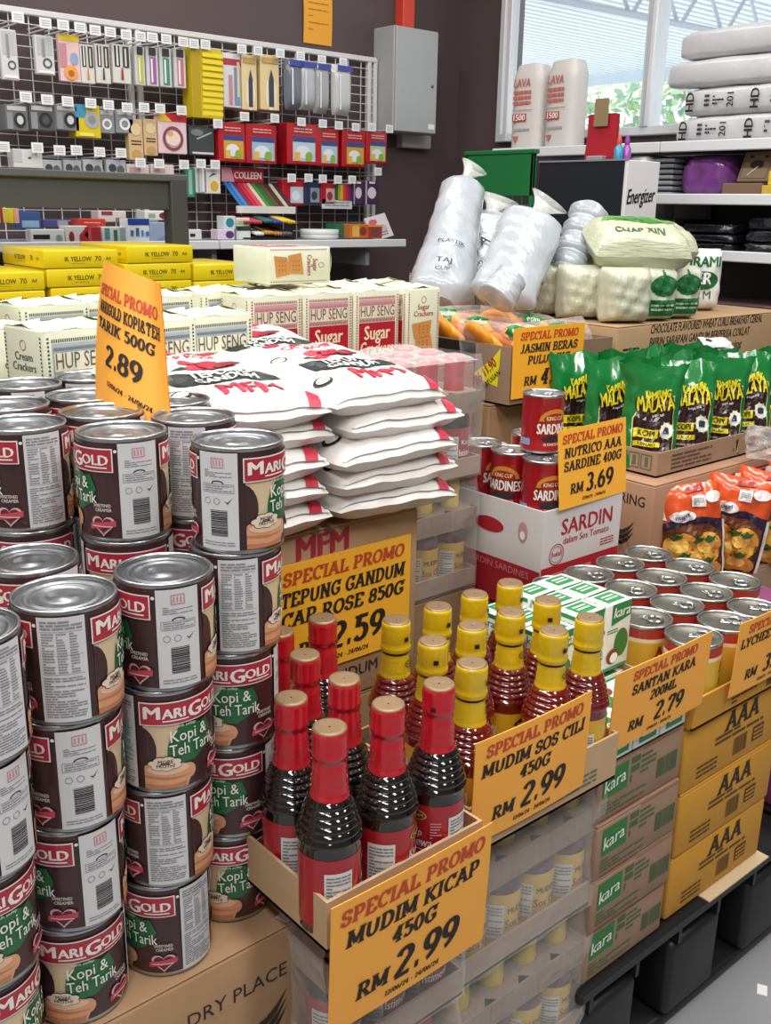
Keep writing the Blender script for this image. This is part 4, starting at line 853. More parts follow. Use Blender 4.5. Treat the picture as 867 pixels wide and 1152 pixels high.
# ------------------------------------------------------------------ orange snack bags
def nugget_bag(seed):
    t = thing('snack_bag', 'n', 'snack bag', group='orange snack bags with pictures of golden pieces'); w, h = .135, .2; o = M('#d8531f', .25, coat=.5, bump=.2, bscale=30); b = MB()
    S = pillow(b, w, h, .07, o, seed, .3, 18, 22, q=3.2, p=2.6); b.build('film_pouch', t); b = MB()
    nv = M('#2a2038', .35); food = M('#d9a03c', .45, var=.25, vscale=70); red = M('#a3281c', .35, coat=.3); w_ = M('#ece9e6', .35)
    poly(b, S, [(-.066, .004), (.066, .004), (.066, .125), (.02, .138), (-.03, .135), (-.066, .122)], nv, 1); poly(b, S, [(-.062, .006), (.06, .006), (.062, .1), (.03, .122), (-.02, .122), (-.062, .108)], M('#6a3a1c', .4, var=.2, vscale=40), 2)
    for (u, v, a_, b_) in ((-.025, .075, .034, .032), (.03, .07, .03, .034), (-.03, .025, .03, .024), (.03, .02, .032, .022), (0, .048, .03, .026)): ell(b, S, u, v, a_, b_, food, 3); ell(b, S, u-.006, v+.007, a_*.6, b_*.5, M('#e9bd5a', .45, var=.2, vscale=90), 4)
    for (u, v) in ((-.02, .06), (.03, .045), (-.035, .098), (.01, .09), (.034, .09)): poly(b, S, [(u-.014, v), (u-.003, v+.008), (u+.005, v+.004), (u+.014, v+.007), (u+.007, v-.004), (u-.004, v-.008)], M('#2f5a24', .5), 5)
    poly(b, S, [(-.07, .135), (-.05, .132), (-.062, .185), (-.072, .18)], w_, 3); ell(b, S, -.02, .14, .026, .012, w_, 3); text(b, S, 'nuget', -.02, .137, .01, M('#3b4a8a', .4), maxw=.04, bold=.04, rot=.2, layer=5); ell(b, S, .045, .175, .018, .011, w_, 3); rect(b, S, .0, .158, .026, .18, w_, 4); lines(b, S, .003, .162, .023, .177, 4, M('#7f8896', .5), 5); poly(b, S, [(-.01, .185), (.03, .19), (.028, .2), (-.008, .195)], red, 3)
    for q in (.066,): rect(b, S, q, .006, q+.006, .12, M('#d5d2cc', .4), 3); text(b, S, 'AYAM', q-.01+.006, .05, .009, BLACK, rot=rad(90), layer=5, bold=.04)
    b.build('printing', t); return t
NG = [Proto(nugget_bag(s)) for s in (2, 5)]
for i, (px, py, Y, rz, ry) in enumerate(((772, 674, 1.05, -40, -6), (806, 680, 1.04, -62, 6), (833, 682, 1.035, -60, 8), (862, 676, 1.035, -46, 10))):
    p = onY(px, py, Y); NG[i % 2].put('orange snack bag, %s' % ('standing closest to the ring-pull cans', 'second from the left, turned edge-on', 'third from the left', 'at the right picture edge')[i], (p.x, Y, .527), rot=(rad(-4), rad(ry), rad(rz)))
carton('kraft_carton', 'kraft carton under the orange snack bags behind the ring-pull cans', 'carton', 1.53, 1.04, 0, 1.645, 1.083, .525, KRAFT2, None, tape=False)
carton('kraft_carton', 'kraft carton under the outer orange snack bags', 'carton', 1.65, .99, 0, 1.99, 1.083, .525, KRAFT2, None, tape=False)
t = thing('clear_packet', 'clear plastic packet lying against the red-panelled carton', 'packet', (2.02, 1.055, .735), rot=(rad(-20), rad(12), rad(-20))); b = MB(); pillow(b, .12, .075, .04, film(a=.12, bump=1.2, bscale=60), 3, .9); b.build('film_pouch', t)
b = MB()

# ------------------------------------------------------------------ rusks and their carton
def rusk_print(mb, F, L, w, d, h):
    rect(mb, L, .002, .03, d-.105, h-.002, M('#1c1718', .6)); ring(mb, L, d-.19, h*.62, .022, .02, .002, M('#5a4a3c', .6), 2); text(mb, L, '81', d-.19, h*.45, .02, M('#5a4a3c', .6), layer=2)
    yl = M('#d9d41f', .5); poly(mb, L, [(d-.115, h*.42), (d-.035, h*.3), (d-.03, h*.97), (d-.055, h*.75)], yl, 1); text(mb, L, '06 11.90', d-.066, h*.48, .021, M('#a31f2c', .5), maxw=.075, rot=rad(42), bold=.06, layer=2); text(mb, L, 'BATUGAN', d-.05, h*.38, .011, DK, maxw=.06, rot=rad(42), bold=.04, layer=2)
def p_open(*a): return tray(*a)
RB = tray('brown open carton with a black side and yellow corner sticker, full of rusks', 1.583, 1.425, .845, 1.93, 1.81, .972, M('#8d7660', .8, var=.05, vscale=12), rusk_print, name='rusk_carton')
carton('kraft_carton', 'kraft carton below the rusk carton, mostly hidden', 'carton', 1.565, 1.465, 0, 1.92, 1.83, .844, KRAFTD, None, tape=False)
def rusk_bag(seed):
    t = thing('rusk_bag', 'r', 'bag', group='clear bags of orange rusks'); c = [M('#e08f1c', .5, var=.2, vscale=40), M('#eba93a', .55, var=.2, vscale=50), M('#c06a16', .5, var=.2, vscale=40)]; r = random.Random(seed)
    for k in range(6):
        b = MB(); b.lathe([(.001, -.009), (.038, -.011), (.045, -.003), (.045, .006), (.038, .012), (.001, .01)], c[k % 3], 16)
        o = b.build('rusk', t); o.location = (-.075+.03*k, r.uniform(-.012, .012), .045+r.uniform(-.008, .01)); o.rotation_euler = (r.uniform(-.3, .3), rad(60)+r.uniform(-.3, .3), r.uniform(-.4, .4))
    b = MB(); S = pillow(b, .24, .1, .085, film(a=.03, rough=.06, bump=1.0, bscale=45), seed, .3, 18, 12); b.build('film_pouch', t)
    b = MB(); g = M('#1f8a44', .4); poly(b, S, [(-.03, .058), (-.02, .075), (.005, .083), (.03, .078), (.038, .06), (.015, .05), (-.015, .05)], g, 2); text(b, S, 'pulo', .003, .06, .014, WHITE, maxw=.045, bold=.06, layer=4, slant=.1); b.build('printing', t); return t
RUB = [Proto(rusk_bag(s)) for s in (1, 2)]
for i, (x, y, z, rz) in enumerate(((1.665, 1.505, .925, -20), (1.8, 1.49, .925, -15), (1.66, 1.62, .935, -30), (1.82, 1.6, .935, -10), (1.69, 1.74, .94, -24), (1.85, 1.72, .93, -8))): RUB[i % 2].put('clear bag of orange rusks, %s' % ('front left of its carton', 'front right behind the rice card', 'middle left', 'middle right with its green badge up', 'back left', 'back right')[i], (x, y, z-.008), rot=(rad(-26), rad(rnd.uniform(-10, 10)), rad(rz)))
sign('orange card on the rusk carton, printed JASMIN BERAS PULUT 1KG', promo(['JASMIN BERAS', 'PULUT 1KG'], '4.99', date=False), .235, .15, (1.7, 1.418, .862), tilt=rad(-1), color='#ffb52e')
t = thing('noodle_packet', 'colourful food packet lying under the rusk carton front', 'packet', (1.5, 1.36, .765), rot=(LIE, 0, rad(30))); 
b = MB(); S = pillow(b, .2, .14, .04, M('#d8d3c4', .35, coat=.3), 4, .15); b.build('film_pouch', t); b = MB(); ell(b, S, -.04, .08, .05, .035, M('#9c6a30', .4, var=.2)); ell(b, S, .05, .1, .03, .02, M('#3c7a2c', .4)); ell(b, S, 0, .035, .03, .015, M('#d9c42a', .4), 2); b.build('printing', t)
carton('kraft_carton', 'kraft carton tucked between the sardine carton and the rusk carton', 'carton', 1.3, 1.392, 0, 1.555, 1.46, .745, KRAFTD, None, tape=False)

# ------------------------------------------------------------------ vermicelli and rice on the brown carton
def choc(mb, F, L, w, d, h):
    text(mb, F, 'CHOCOLATE FLAVOURED WHEAT CURLS BREAKFAST CEREAL', .13, h-.024, .022, DK, al='l', maxw=.52, bold=.03, slant=.1); text(mb, F, 'BIJIRIN SARAPAN GANDUM BERPERISA COKLAT', .13, h-.055, .022, DK, al='l', maxw=.46, bold=.03, slant=.1); text(mb, F, 'Thực phẩm bổ sung Ngũ cốc ăn sáng', .125, h-.085, .02, DK, al='l', maxw=.5, slant=.1); lines(mb, F, .025, h-.085, .09, h-.05, 3, DK)
carton('cereal_carton', 'wide brown carton printed with cereal wording behind the coffee bags', 'carton', 1.955, 1.43, .7, 2.72, 1.76, .992, M('#b0916c', .8, var=.05, vscale=10), choc, tape=False)
carton('kraft_carton', 'kraft plinth under the cereal carton', 'carton', 1.955, 1.43, 0, 2.72, 1.76, .699, KRAFTD, None, tape=False)
def noodle_bag(kind, w, h, d, seed):
    t = thing('vermicelli_bag' if kind != 'rice' else 'rice_bag', 'v', 'vermicelli bag' if kind != 'rice' else 'rice bag', group='rice and vermicelli bags on the brown carton')
    m = {'rice': M('#e9ebe9', .3, coat=.3, bump=.1, bscale=30), 'plain': M('#c9cdb6', .3, coat=.4, bump=.45, bscale=55, stretch=(3, 3, .5), var=.08), 'leaf': M('#cfd3bd', .3, coat=.4, bump=.35, bscale=55, stretch=(3, 3, .5)), 'top': M('#c7cdb0', .28, coat=.5, bump=.4, bscale=50, stretch=(.6, 3, 3), var=.08)}[kind]
    b = MB(); S = pillow(b, w, h, d, m, seed, .12, 18, 20, p=5, q=6); b.build('filled_bag', t); b = MB(); g = M('#1b6b38', .4); gl = M('#5f9c45', .4)
    if kind == 'leaf':
        ell(b, S, 0, h*.66, w*.36, h*.2, g, 1); poly(b, S, [(-w*.05, h*.84), (w*.05, h*.84), (w*.02, h*.95), (-w*.02, h*.95)], g, 1); rect(b, S, -w*.36, h*.1, w*.36, h*.4, g, 1); lines(b, S, -w*.3, h*.18, w*.3, h*.34, 2, M('#a9c4a4', .5), 2)
    elif kind == 'top':
        poly(b, S, [(-w*.38, h*.62), (w*.3, h*.55), (w*.42, h*.8), (-w*.3, h*.88)], gl, 1); poly(b, S, [(-w*.3, h*.68), (w*.25, h*.6), (w*.2, h*.7), (-w*.1, h*.78)], M('#3f8438', .4), 2); text(b, S, 'CHAP XIN', -w*.05, h*.2, h*.14, M('#3c5a3c', .5), maxw=w*.5, bold=.04)
    elif kind == 'rice':
        text(b, S, 'JRAMI', 0, h*.72, .028, g, maxw=w*.7, bold=.05, slant=.1); ell(b, S, 0, h*.5, w*.33, h*.15, g, 1); text(b, S, 'ER', 0, h*.44, .032, WHITE, bold=.05, layer=2); text(b, S, 'A M', 0, h*.2, .022, M('#4a6a58', .5), maxw=w*.5)
    b.build('printing', t); return t
ztp = .9935
PL = Proto(noodle_bag('plain', .125, .13, .1, 2)); LF = Proto(noodle_bag('leaf', .1, .13, .09, 6)); TP = Proto(noodle_bag('top', .25, .17, .1, 3)); RC = Proto(noodle_bag('rice', .14, .165, .09, 4))
for i, (x, y, rz) in enumerate(((2.045, 1.49, -28), (2.025, 1.605, -32), (2.02, 1.7, -30))): PL.put('plain clear vermicelli bag standing on the cereal carton, %s' % ('front left corner', 'second along the left side', 'third along the left side')[i], (x, y, ztp), rad(rz))
for i, x in enumerate((2.155, 2.26)): LF.put('vermicelli bag with a green leaf print, %s of the pair' % ('left', 'right')[i], (x, 1.48, ztp), rad(-22))
TP.put('big vermicelli bag lying on top of the bag pile, green band up, nearest', (2.1, 1.475, ztp+.152), rot=(rad(-70), rad(2), rad(-36)))
TP.put('second vermicelli bag lying on top, behind the nearest one', (2.335, 1.6, ztp+.152), rot=(rad(-74), rad(-2), rad(-30)))
PL.put('small clear vermicelli bag wedged under the second top bag', (2.19, 1.585, ztp+.05), rot=(rad(-30), 0, rad(-20)))
for i, (x, y) in enumerate(((2.35, 1.6), (2.49, 1.58))): RC.put('white rice bag with green print, %s' % ('half behind the leaf-print vermicelli', 'standing free at the right')[i], (x, y, ztp), rad(-28))

# ------------------------------------------------------------------ room
YW, XW = 3.464, 3.4
wallm = M('#57484a', .65, var=.05, vscale=2, bump=.05, bscale=80); walld = wallm
b = MB(); b.box((-3, -4, -.05), (9, YW+.2, 0), M('#8f9295', .55, var=.06, vscale=3)); struct(b.build('floor'))
b = MB(); b.box((-3, YW, 0), (XW+.12, YW+.12, 3), wallm); struct(b.build('wall_back'))
b = MB(); b.box((-3.12, -4, 0), (-3, YW+.12, 3), M('#c9c6c2', .8)); struct(b.build('wall_left'))
b = MB(); b.box((-3, -4.12, 0), (XW+.12, -4, 3), M('#cfcdc9', .8)); struct(b.build('wall_rear'))
b = MB(); W0, W1, S0, S1 = .2, 3.2, 1.53, 2.7
b.box((XW, -4, 0), (XW+.12, YW, S0), wallm); b.box((XW, -4, S1), (XW+.12, YW, 3), wallm); b.box((XW, W1, S0), (XW+.12, YW, S1), wallm); b.box((XW, -4, S0), (XW+.12, W0, S1), wallm)
struct(b.build('wall_right'))
b = MB(); b.box((-3.12, -4.12, 3), (XW+.12, YW+.12, 3.1), M('#d8d7d4', .8)); struct(b.build('ceiling'))
fr = M('#dfe1e4', .35, .2)
w_ = thing('window_1', 'wide aluminium window looking onto a bright covered yard', 'window', (XW, (W0+W1)/2, S0)); w_['kind'] = 'structure'; L = W1-W0; H = S1-S0
b = MB(); b.box((-.03, -L/2, 0), (.06, L/2, .035), fr, .004); b.box((-.03, -L/2, H-.04), (.06, L/2, H), fr, .004)
for k, wd in ((W1-(W0+W1)/2-.03, .06), (-L/2, .05)): b.box((-.03, k-.0, .03), (.06, k+wd-.03, H-.03), fr, .004)
b.box((-.05, L/2-.085, 0), (-.02, L/2-.06, H), fr, .003); b.build('window_frame', w_)
for Y in (2.43, 1.62, .9):
    b = MB(); q = Y-(W0+W1)/2; b.box((-.035, q-.022, .03), (.05, q+.022, H-.03), fr, .004); b.box((-.045, q-.004, .03), (-.03, q+.004, H-.03), M('#b5b8bc', .4), .001); b.build('mullion', w_)
b = MB(); b.box((.012, -L/2, .03), (.016, L/2, H-.03), film('#eef6f6', a=.02, rough=.03, bump=0)); b.build('window_pane', w_)
# yard outside the window
b = MB(); rf = M('#eceff0', .5)
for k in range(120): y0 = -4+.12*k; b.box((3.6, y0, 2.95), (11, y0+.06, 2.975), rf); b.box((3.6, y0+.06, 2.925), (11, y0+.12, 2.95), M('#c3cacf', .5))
o = tag(b.build('canopy_roof'), 'white corrugated canopy roof outside the window', 'roof')
b = MB(); st = M('#b9c2c9', .4)
for Y in (2.2, 4.6):
    b.tube([(3.7, Y, 2.5), (10.9, Y, 2.6)], .03, st); b.tube([(3.7, Y, 2.88), (10.9, Y, 2.88)], .03, st)
    for k in range(12): x = 3.8+.58*k; b.tube([(x, Y, 2.52), (x+.29, Y, 2.87)], .016, st); b.tube([(x+.29, Y, 2.87), (x+.58, Y, 2.53)], .016, st)
for Y in (2.2, 4.6, 7.): b.tube([(10.9, Y, 0), (10.9, Y, 2.9)], .06, st)
tag(b.build('canopy_truss'), 'thin white steel truss and posts carrying the canopy outside', 'truss')
b = MB(); b.box((11.05, -2, 2.8), (11.1, 12, 3.1), M('#aebbc4', .6, var=.06, vscale=2)); tag(b.build('fascia_board'), 'pale grey board hanging below the canopy edge outside', 'board')
b = MB()
for k in range(2600):
    c = Vector((rnd.uniform(11.6, 13.2), rnd.uniform(2, 11), 3.0-abs(rnd.gauss(0, .9)))); a = Vector((rnd.uniform(-1, 1), rnd.uniform(-1, 1), rnd.uniform(-1, 1))).normalized(); e = a.orthogonal().normalized(); l = rnd.uniform(.12, .32)
    b.add([c, c+a*l*.5+e*l*.25, c+a*l, c+a*l*.5-e*l*.25], [[0, 1, 2, 3]], M(('#9cb877', '#86ac88', '#bdd0a0', '#6f9f84')[k % 4], .6))
o = b.build('foliage'); o['kind'] = 'stuff'; tag(o, 'pale sunlit leaves beyond the window', 'foliage')

# ------------------------------------------------------------------ wire wall with its hooks and packets
t = thing('wire_panel', 'white wire grid panel on the dark back wall with rows of hooks', 'wire panel', (0, 3.435, 0))
b = MB(); x0, x1, z0, z1 = .3, 2.872, 1.12, 1.828
for i in range(40): x = x0+(x1-x0)*i/39; b.box((x-.0015, -.0015, z0), (x+.0015, .0015, z1), WIRE)
for j in range(22): z = z0+(z1-z0)*j/21; b.box((x0, -.005, z-.0012), (x1, -.002, z+.0012), WIRE)
b.build('wire_mesh', t)
b = MB(); b.box((x0-.01, -.012, z1-.008), (x1+.01, .008, z1+.012), WIRE, .003); b.build('top_rail', t)
for x in (1.79, 2.866, 1.0):
    b = MB(); b.box((x-.028, -.01, 1.12), (x-.01, .012, z1+.008), WIRE, .002); b.box((x+.004, -.01, 1.12), (x+.022, .012, z1+.008), WIRE, .002); b.build('upright_post', t)
def hook_maker():
    t = thing('display_hook', 'h', 'hook', group='price-tagged hooks on the wire panel'); b = MB()
    b.tube([(0, 0, 0), (0, -.13, .0), (0, -.142, .006)], .0025, WIRE, 6); b.tube([(0, 0, .012), (0, -.135, .012), (0, -.14, .012)], .002, WIRE, 6); b.build('hook_wire', t)
    b = MB(); b.box((-.019, -.143, .001), (.019, -.141, .031), M('#eceef0', .4)); S = plane((-.019, -.1432, .001), (1, 0, 0), (0, 0, 1)); lines(b, S, .006, .005, .032, .025, 3, M('#b9bcc2', .5)); b.build('price_tag', t); return t
HK = Proto(hook_maker()); HY = 3.43
HR = {1: [(20, 19), (51, 26), (71, 28), (90, 31), (107, 34), (124, 36), (142, 39), (158, 41), (171, 42), (187, 44), (206, 47), (218, 49), (231, 50), (272, 55), (290, 57), (315, 60), (338, 63), (362, 67), (386, 70)],
      2: [(29, 109), (53, 112), (76, 114), (102, 116), (122, 118), (143, 121), (162, 121), (180, 122), (204, 124), (245, 139), (275, 131), (309, 133), (339, 137), (363, 139), (381, 141), (400, 143), (418, 143), (438, 145)],
      3: [(4, 165), (42, 166), (67, 169), (86, 169), (112, 171), (136, 172), (158, 183), (179, 184), (207, 185), (226, 184), (242, 185), (328, 200), (347, 200), (363, 201), (380, 202), (396, 202), (425, 193)]}
for r_, L in HR.items():
    for i, (px, py) in enumerate(L):
        p = onY(px, py, HY-.142); HK.put('price-tagged hook, %s from left in the %s row of the wire panel' % (nth(i) if i < 12 else '%dth' % (i+1), ('top', 'middle', 'bottom')[r_-1]), (p.x, HY, p.z-.016))
def wpos(x0, y0, x1, y1, Y):
    a, c = onY(x0, (y0+y1)/2, Y), onY(x1, (y0+y1)/2, Y); m = (x0+x1)/2; return a.x, c.x, onY(m, y1, Y).z, onY(m, y0, Y).z
def packet(label, px, base, shapes=(), d=.02, Y=3.315, cat='packet', name='hanging_packet', group='packets hanging on the wire panel', head=True, rough=.35, rnd_=False, back=None):
    """card or box hanging on a hook: body + printed shapes given in 0..1 of its face"""
    xa, xb, za, zb = wpos(*px, Y); w, h = xb-xa, zb-za; t = thing(name, label, cat, ((xa+xb)/2, Y, za), group=group); b = MB()
    m = M(base, rough, coat=.3)
    if rnd_: b.grid(lambda u, v: Vector((w*(u-.5)*(1-.12*(2*v-1)**4), -d/2*max(0, 1-abs(2*u-1)**3)**.5*max(0, 1-abs(2*v-1)**4)**.5, h*v)), 10, 12, m); b.grid(lambda u, v: Vector((w*(u-.5)*(1-.12*(2*v-1)**4), d/2*max(0, 1-abs(2*u-1)**3)**.5*max(0, 1-abs(2*v-1)**4)**.5, h*v)), 10, 12, m, flip=True)
    else: b.box((-w/2, 0, 0), (w/2, d, h), m, .002)
    b.build('packet_body', t)
    yf = -d/2 if rnd_ else 0
    S = plane((-w/2, yf, 0), (1, 0, 0), (0, 0, 1), e=.0008); b = MB()
    for k, s in enumerate(shapes):
        c = M(s[-1], .4)
        if s[0] == 'r': rect(b, S, s[1]*w, s[2]*h, s[3]*w, s[4]*h, c, 1+k)
        elif s[0] == 'e': ell(b, S, s[1]*w, s[2]*h, s[3]*w, s[4]*h, c, 1+k)
        elif s[0] == 'o': ring(b, S, s[1]*w, s[2]*h, s[3]*w, s[3]*w, s[4]*w, c, 1+k)
        elif s[0] == 't': text(b, S, s[1], s[2]*w, s[3]*h, s[4]*h, c, maxw=w*.9, bold=.05, layer=1+k)
        elif s[0] == 'l': lines(b, S, s[1]*w, s[2]*h, s[3]*w, s[4]*h, s[5], c, 1+k)
        elif s[0] == 'p': poly(b, S, [(x*w, y*h) for x, y in s[1]], c, 1+k)
    if b.v: b.build('printing', t)
    return t
def grey_blister(lb, px, obj='r', c='#55585e'): packet(lb, px, '#d4d6d9', [('r', .1, .5, .9, .95, '#b9bcc0'), ('o', .6, .3, .25, .09, c), ('r', .35, .45, .5, .9, '#8b8f96'), ('r', .1, .04, .9, .1, '#eeeeee')])
grey_blister('white blister card with a grey cutter at the far left of the top row', (1, 33, 20, 90)); grey_blister('white blister card with a ring-ended tool, top row left', (40, 40, 61, 84))
packet('pink and orange craft card with a yellow header in the top row', (67, 39, 90, 92), '#eac7cc', [('r', 0, .86, 1, 1, '#e6c52a'), ('r', 0, .3, .35, .8, '#c58b98'), ('e', .7, .5, .2, .13, '#8fa9cf'), ('e', .5, .2, .33, .16, '#eda456'), ('e', .5, .18, .15, .07, '#b5672a')])
for i, (x0, x1) in enumerate(((91, 106), (108, 124), (127, 147))):
    packet('white brush card %s in the top row' % ('with an orange bristle tip', 'with two dark handles, left of its twin', 'with two dark handles and a red tip')[i], (x0, 50, x1, 94), '#dcdad6', [('r', .1, .42, .4, .95, '#2d3a38'), ('r', .2, .45, .3, .95, '#e8e8e8'), ('r', .55, .42, .9, .95, '#40383a'), ('r', .65, .45, .75, .9, '#d8d5d0'), ('p', [(.4, .1), (.55, .1), (.52, .4), (.44, .4)], ('#d9863e', '#4a3a30', '#a83a34')[i])])
for i, (x0, x1, c, nm) in enumerate(((152, 163, '#c2c13e', 'yellow-green'), (165, 178, '#a45aa8', 'purple'), (180, 193, '#3f8c78', 'teal'), (196, 209, '#c9748a', 'pink'))):
    packet('slim %s pen card in the top row' % nm, (x0, 52+i, x1, 96+i), '#cfd0d2', [('r', .25, .05, .8, .75, c), ('r', .35, .1, .5, .7, '#f0f0f0'), ('r', .2, .78, .8, .98, '#3a3236')], d=.03)
t = packet('tall yellow column of stacked clip boxes in the top row', (216, 54, 250, 133), '#d8bd12', [('r', .0, .0, .28, 1, '#b59a10')]+[('r', .32, .04+.092*k, 1, .1+.092*k, '#f0da2a') for k in range(10)], d=.07, Y=3.3, name='clip_box_stack', cat='box')
packet('white stationery set with red and blue bands in the top row', (251, 60, 271, 121), '#dcdde0', [('r', 0, .78, 1, .9, '#b23a44'), ('r', .6, .05, .95, .75, '#7b93b8'), ('r', .3, .05, .5, .6, '#c98a95'), ('r', .75, .2, .9, .85, '#d8c9a0')], d=.05)
for i, (x0, x1) in enumerate(((272, 289), (293, 314))): packet('cream compass box, %s of two in the top row' % ('left', 'right')[i], (x0, 62, x1, 124), '#e3cd9a', [('e', .55, .3, .3, .3, '#efe3c4'), ('r', .42, .06, .7, .55, '#3d4354'), ('p', [(.42, .55), (.7, .55), (.56, .75)], '#3d4354'), ('r', .1, .85, .9, .95, '#c7a45a')], d=.07)
for i, (x0, x1, y1, c) in enumerate(((319, 338, 124, '#6c7480'), (334, 353, 124, '#b4b8bd'), (351, 368, 128, '#a4a7ab'), (372, 393, 130, '#c4c6c8'))): packet('%s plastic pencil case with a blue top, %s of four' % (('dark grey', 'silver', 'grey', 'pale grey')[i], nth(i)), (x0, 67+2*i, x1, y1), c, [('r', .1, .86, .9, .97, '#3c4a9c'), ('r', .2, .1, .3, .8, '#dfe2e5')], d=.06, Y=3.31-.006*i, rnd_=True, rough=.2)
for i, (x0, x1, c) in enumerate(((6, 32, '#6a6d72'), (33, 62, '#55585d'), (62, 89, '#787b80'))): packet('clear-boxed black tape dispenser, %s from the left in the middle row' % nth(i), (x0, 118, x1, 147), c, [('r', .1, .78, .9, .95, '#b9bdc2'), ('e', .62, .42, .26, .3, '#2a2c30'), ('e', .62, .42, .14, .17, '#c9cbce' if i != 1 else '#4a4d52'), ('r', .05, .05, .3, .7, '#8b8e93')], d=.06, Y=3.3)
packet('blue and yellow boxed tape in the middle row', (85, 118, 113, 155), '#d8c31a', [('r', 0, .6, .45, 1, '#3f93b5'), ('e', .65, .55, .3, .26, '#a9acb0'), ('e', .65, .55, .15, .13, '#8a8d92'), ('r', .1, .05, .7, .15, '#f0e36a')], d=.06, Y=3.3)
for i, (x0, x1) in enumerate(((111, 129), (130, 150))): packet('small clear tape roll pack with a white core, %s of two' % ('left', 'right')[i], (x0, 124, x1, 150), '#8f939a', [('r', .1, .8, .9, .97, '#c9ccd0'), ('o', .5, .4, .3, .12, '#eef0f2')], d=.05)
for i, (x0, x1) in enumerate(((145, 161), (162, 177))): packet('tan craft packet with black wording, %s of two in the middle row' % ('left', 'right')[i], (x0, 134, x1, 180-5*i), '#d3b489', [('l', .15, .35, .85, .5, 2, '#2a211c'), ('e', .5, .75, .35, .15, '#e6cfa6'), ('e', .5, .15, .35, .1, '#c49a60')], d=.03)
packet('pink round-window packet with a red and yellow header in the middle row', (178, 128, 210, 173), '#e4c9cf', [('r', 0, .8, 1, 1, '#c2232c'), ('p', [(0, .8), (.5, .8), (.2, 1), (0, 1)], '#e6c23a'), ('o', .5, .38, .36, .09, '#8e4456'), ('e', .5, .38, .26, .18, '#eed9c8'), ('e', .4, .5, .1, .06, '#e0a868')], d=.03)
packet('shiny black pouch with a white edge in the middle row', (213, 143, 241, 175), '#3d4446', [('p', [(.3, .55), (.9, .8), (.9, .86), (.28, .6)], '#a9b5ae'), ('r', .1, .05, .95, .12, '#d5d8d8'), ('e', .3, .8, .25, .12, '#75807c')], d=.03)
reds = [(246, 276, 138, 182, '#d7a13a'), (277, 311, 140, 184, '#9fc0d6'), (323, 357, 139, 185, '#bcd0de'), (357, 381, 145, 187, '#a9c7dc'), (385, 411, 147, 188, '#c9a23a'), (412, 435, 148, 184, '#b6c98e')]
for i, (x0, x1, y0, y1, c) in enumerate(reds):
    packet('red colouring-pencil box, %s from the left in the middle row' % nth(i), (x0, y0, x1, y1), '#b4121f', [('r', .18, .08, .92, .62, c), ('r', .18, .55, .92, .68, '#3a4a8a'), ('e', .5, .3, .25, .16, '#dfe8ee'), ('e', .7, .2, .12, .12, '#8fb03a'), ('r', .22, .08, .4, .3, '#e5b45a'), ('l', .2, .76, .8, .9, 2, '#e0a6a8')], d=.07, Y=3.3)
packet('white boxed adaptor in the bottom row', (15, 168, 48, 189), '#d8d9db', [('r', .0, .3, .3, .95, '#bfc1c4'), ('r', .5, .5, .6, .6, '#55585c')], d=.05)
for i, (x0, x1) in enumerate(((49, 70), (72, 92), (94, 116), (120, 142))): packet('clear packet of dark clips, %s along the bottom row above the grey shelf' % nth(i), (x0, 180, x1, 203), '#b4bac0', [('e', .3, .6, .2, .2, '#40464c'), ('e', .7, .5, .2, .25, '#5a6066')], d=.02)
for i, (x0, x1) in enumerate(((143, 168), (170, 196))): packet('pale pink packet just above the grey shelf, %s one' % ('left', 'right')[i], (x0, 185, x1, 203), '#d9c9c9', [('r', .1, .5, .6, .8, '#cfa0a4')], d=.02)
packet('teal packet beside the grey shelf end in the bottom row', (209, 188, 219, 222), '#3c8a72', [('r', .3, .1, .7, .9, '#8fc0ae')], d=.02)
packet('bundle of white pencils in a clear packet, bottom row', (220, 188, 232, 217), '#c9ccce', [('r', .2, .05, .35, .95, '#9aa0a4'), ('r', .6, .05, .75, .95, '#e5e7e8')], d=.03)
packet('white box with a yellow blob picture in the bottom row', (230, 189, 248, 218), '#e2e2df', [('e', .6, .3, .25, .2, '#d8b22a'), ('p', [(.2, .6), (.5, .8), (.8, .78), (.5, .72)], '#55504a'), ('r', .1, .88, .9, .96, '#b9bcc0')], d=.04)
# pencil display box
t = thing('pencil_display', 'red and pink pencil display box printed COLLEEN with slanted rows of pencils', 'display box', (0, 0, 0))
xa, xb, za, zb = wpos(249, 189, 296, 205, 3.36); b = MB(); b.box((xa, 3.36, za), (xb, 3.366, zb), M('#b3203a', .45)); S = plane((xa, 3.3595, za), (1, 0, 0), (0, 0, 1)); w, h = xb-xa, zb-za
poly(b, S, [(0, 0), (w*.3, 0), (w*.22, h), (0, h)], M('#dba3b4', .5)); text(b, S, 'COLLEEN', w*.62, h*.25, h*.5, M('#f4dfe4', .4), maxw=w*.66, bold=.06, layer=2); b.build('header_card', t)
b = MB(); xa, xb, za, zb = wpos(262, 205, 322, 238, 3.3); b.box((xa-.02, 3.24, za-.006), (xb, 3.25, za+.02), M('#d9d9d6', .5)); b.box((xa-.02, 3.25, za-.006), (xb, 3.36, za-.002), M('#8e1b2e', .5)); b.build('tray', t)
for k, c in enumerate(('#2f74c0', '#3a86c8', '#8e2340', '#c4264a', '#d24a5e', '#d9c3b0', '#3f8a3a', '#2f6a34', '#6a4a30', '#3a3038', '#c9b79a', '#2a2a38')):
    b = MB(); x = xa-.012+(xb-xa)*(k+.5)/12
    for q in range(3): b.tube([(x+.004*q, 3.355, zb-.006), (x+.004*q+.012, 3.252, za+.012)], .0042, M(c, .4), 6)
    b.build('pencil_bundle', t)
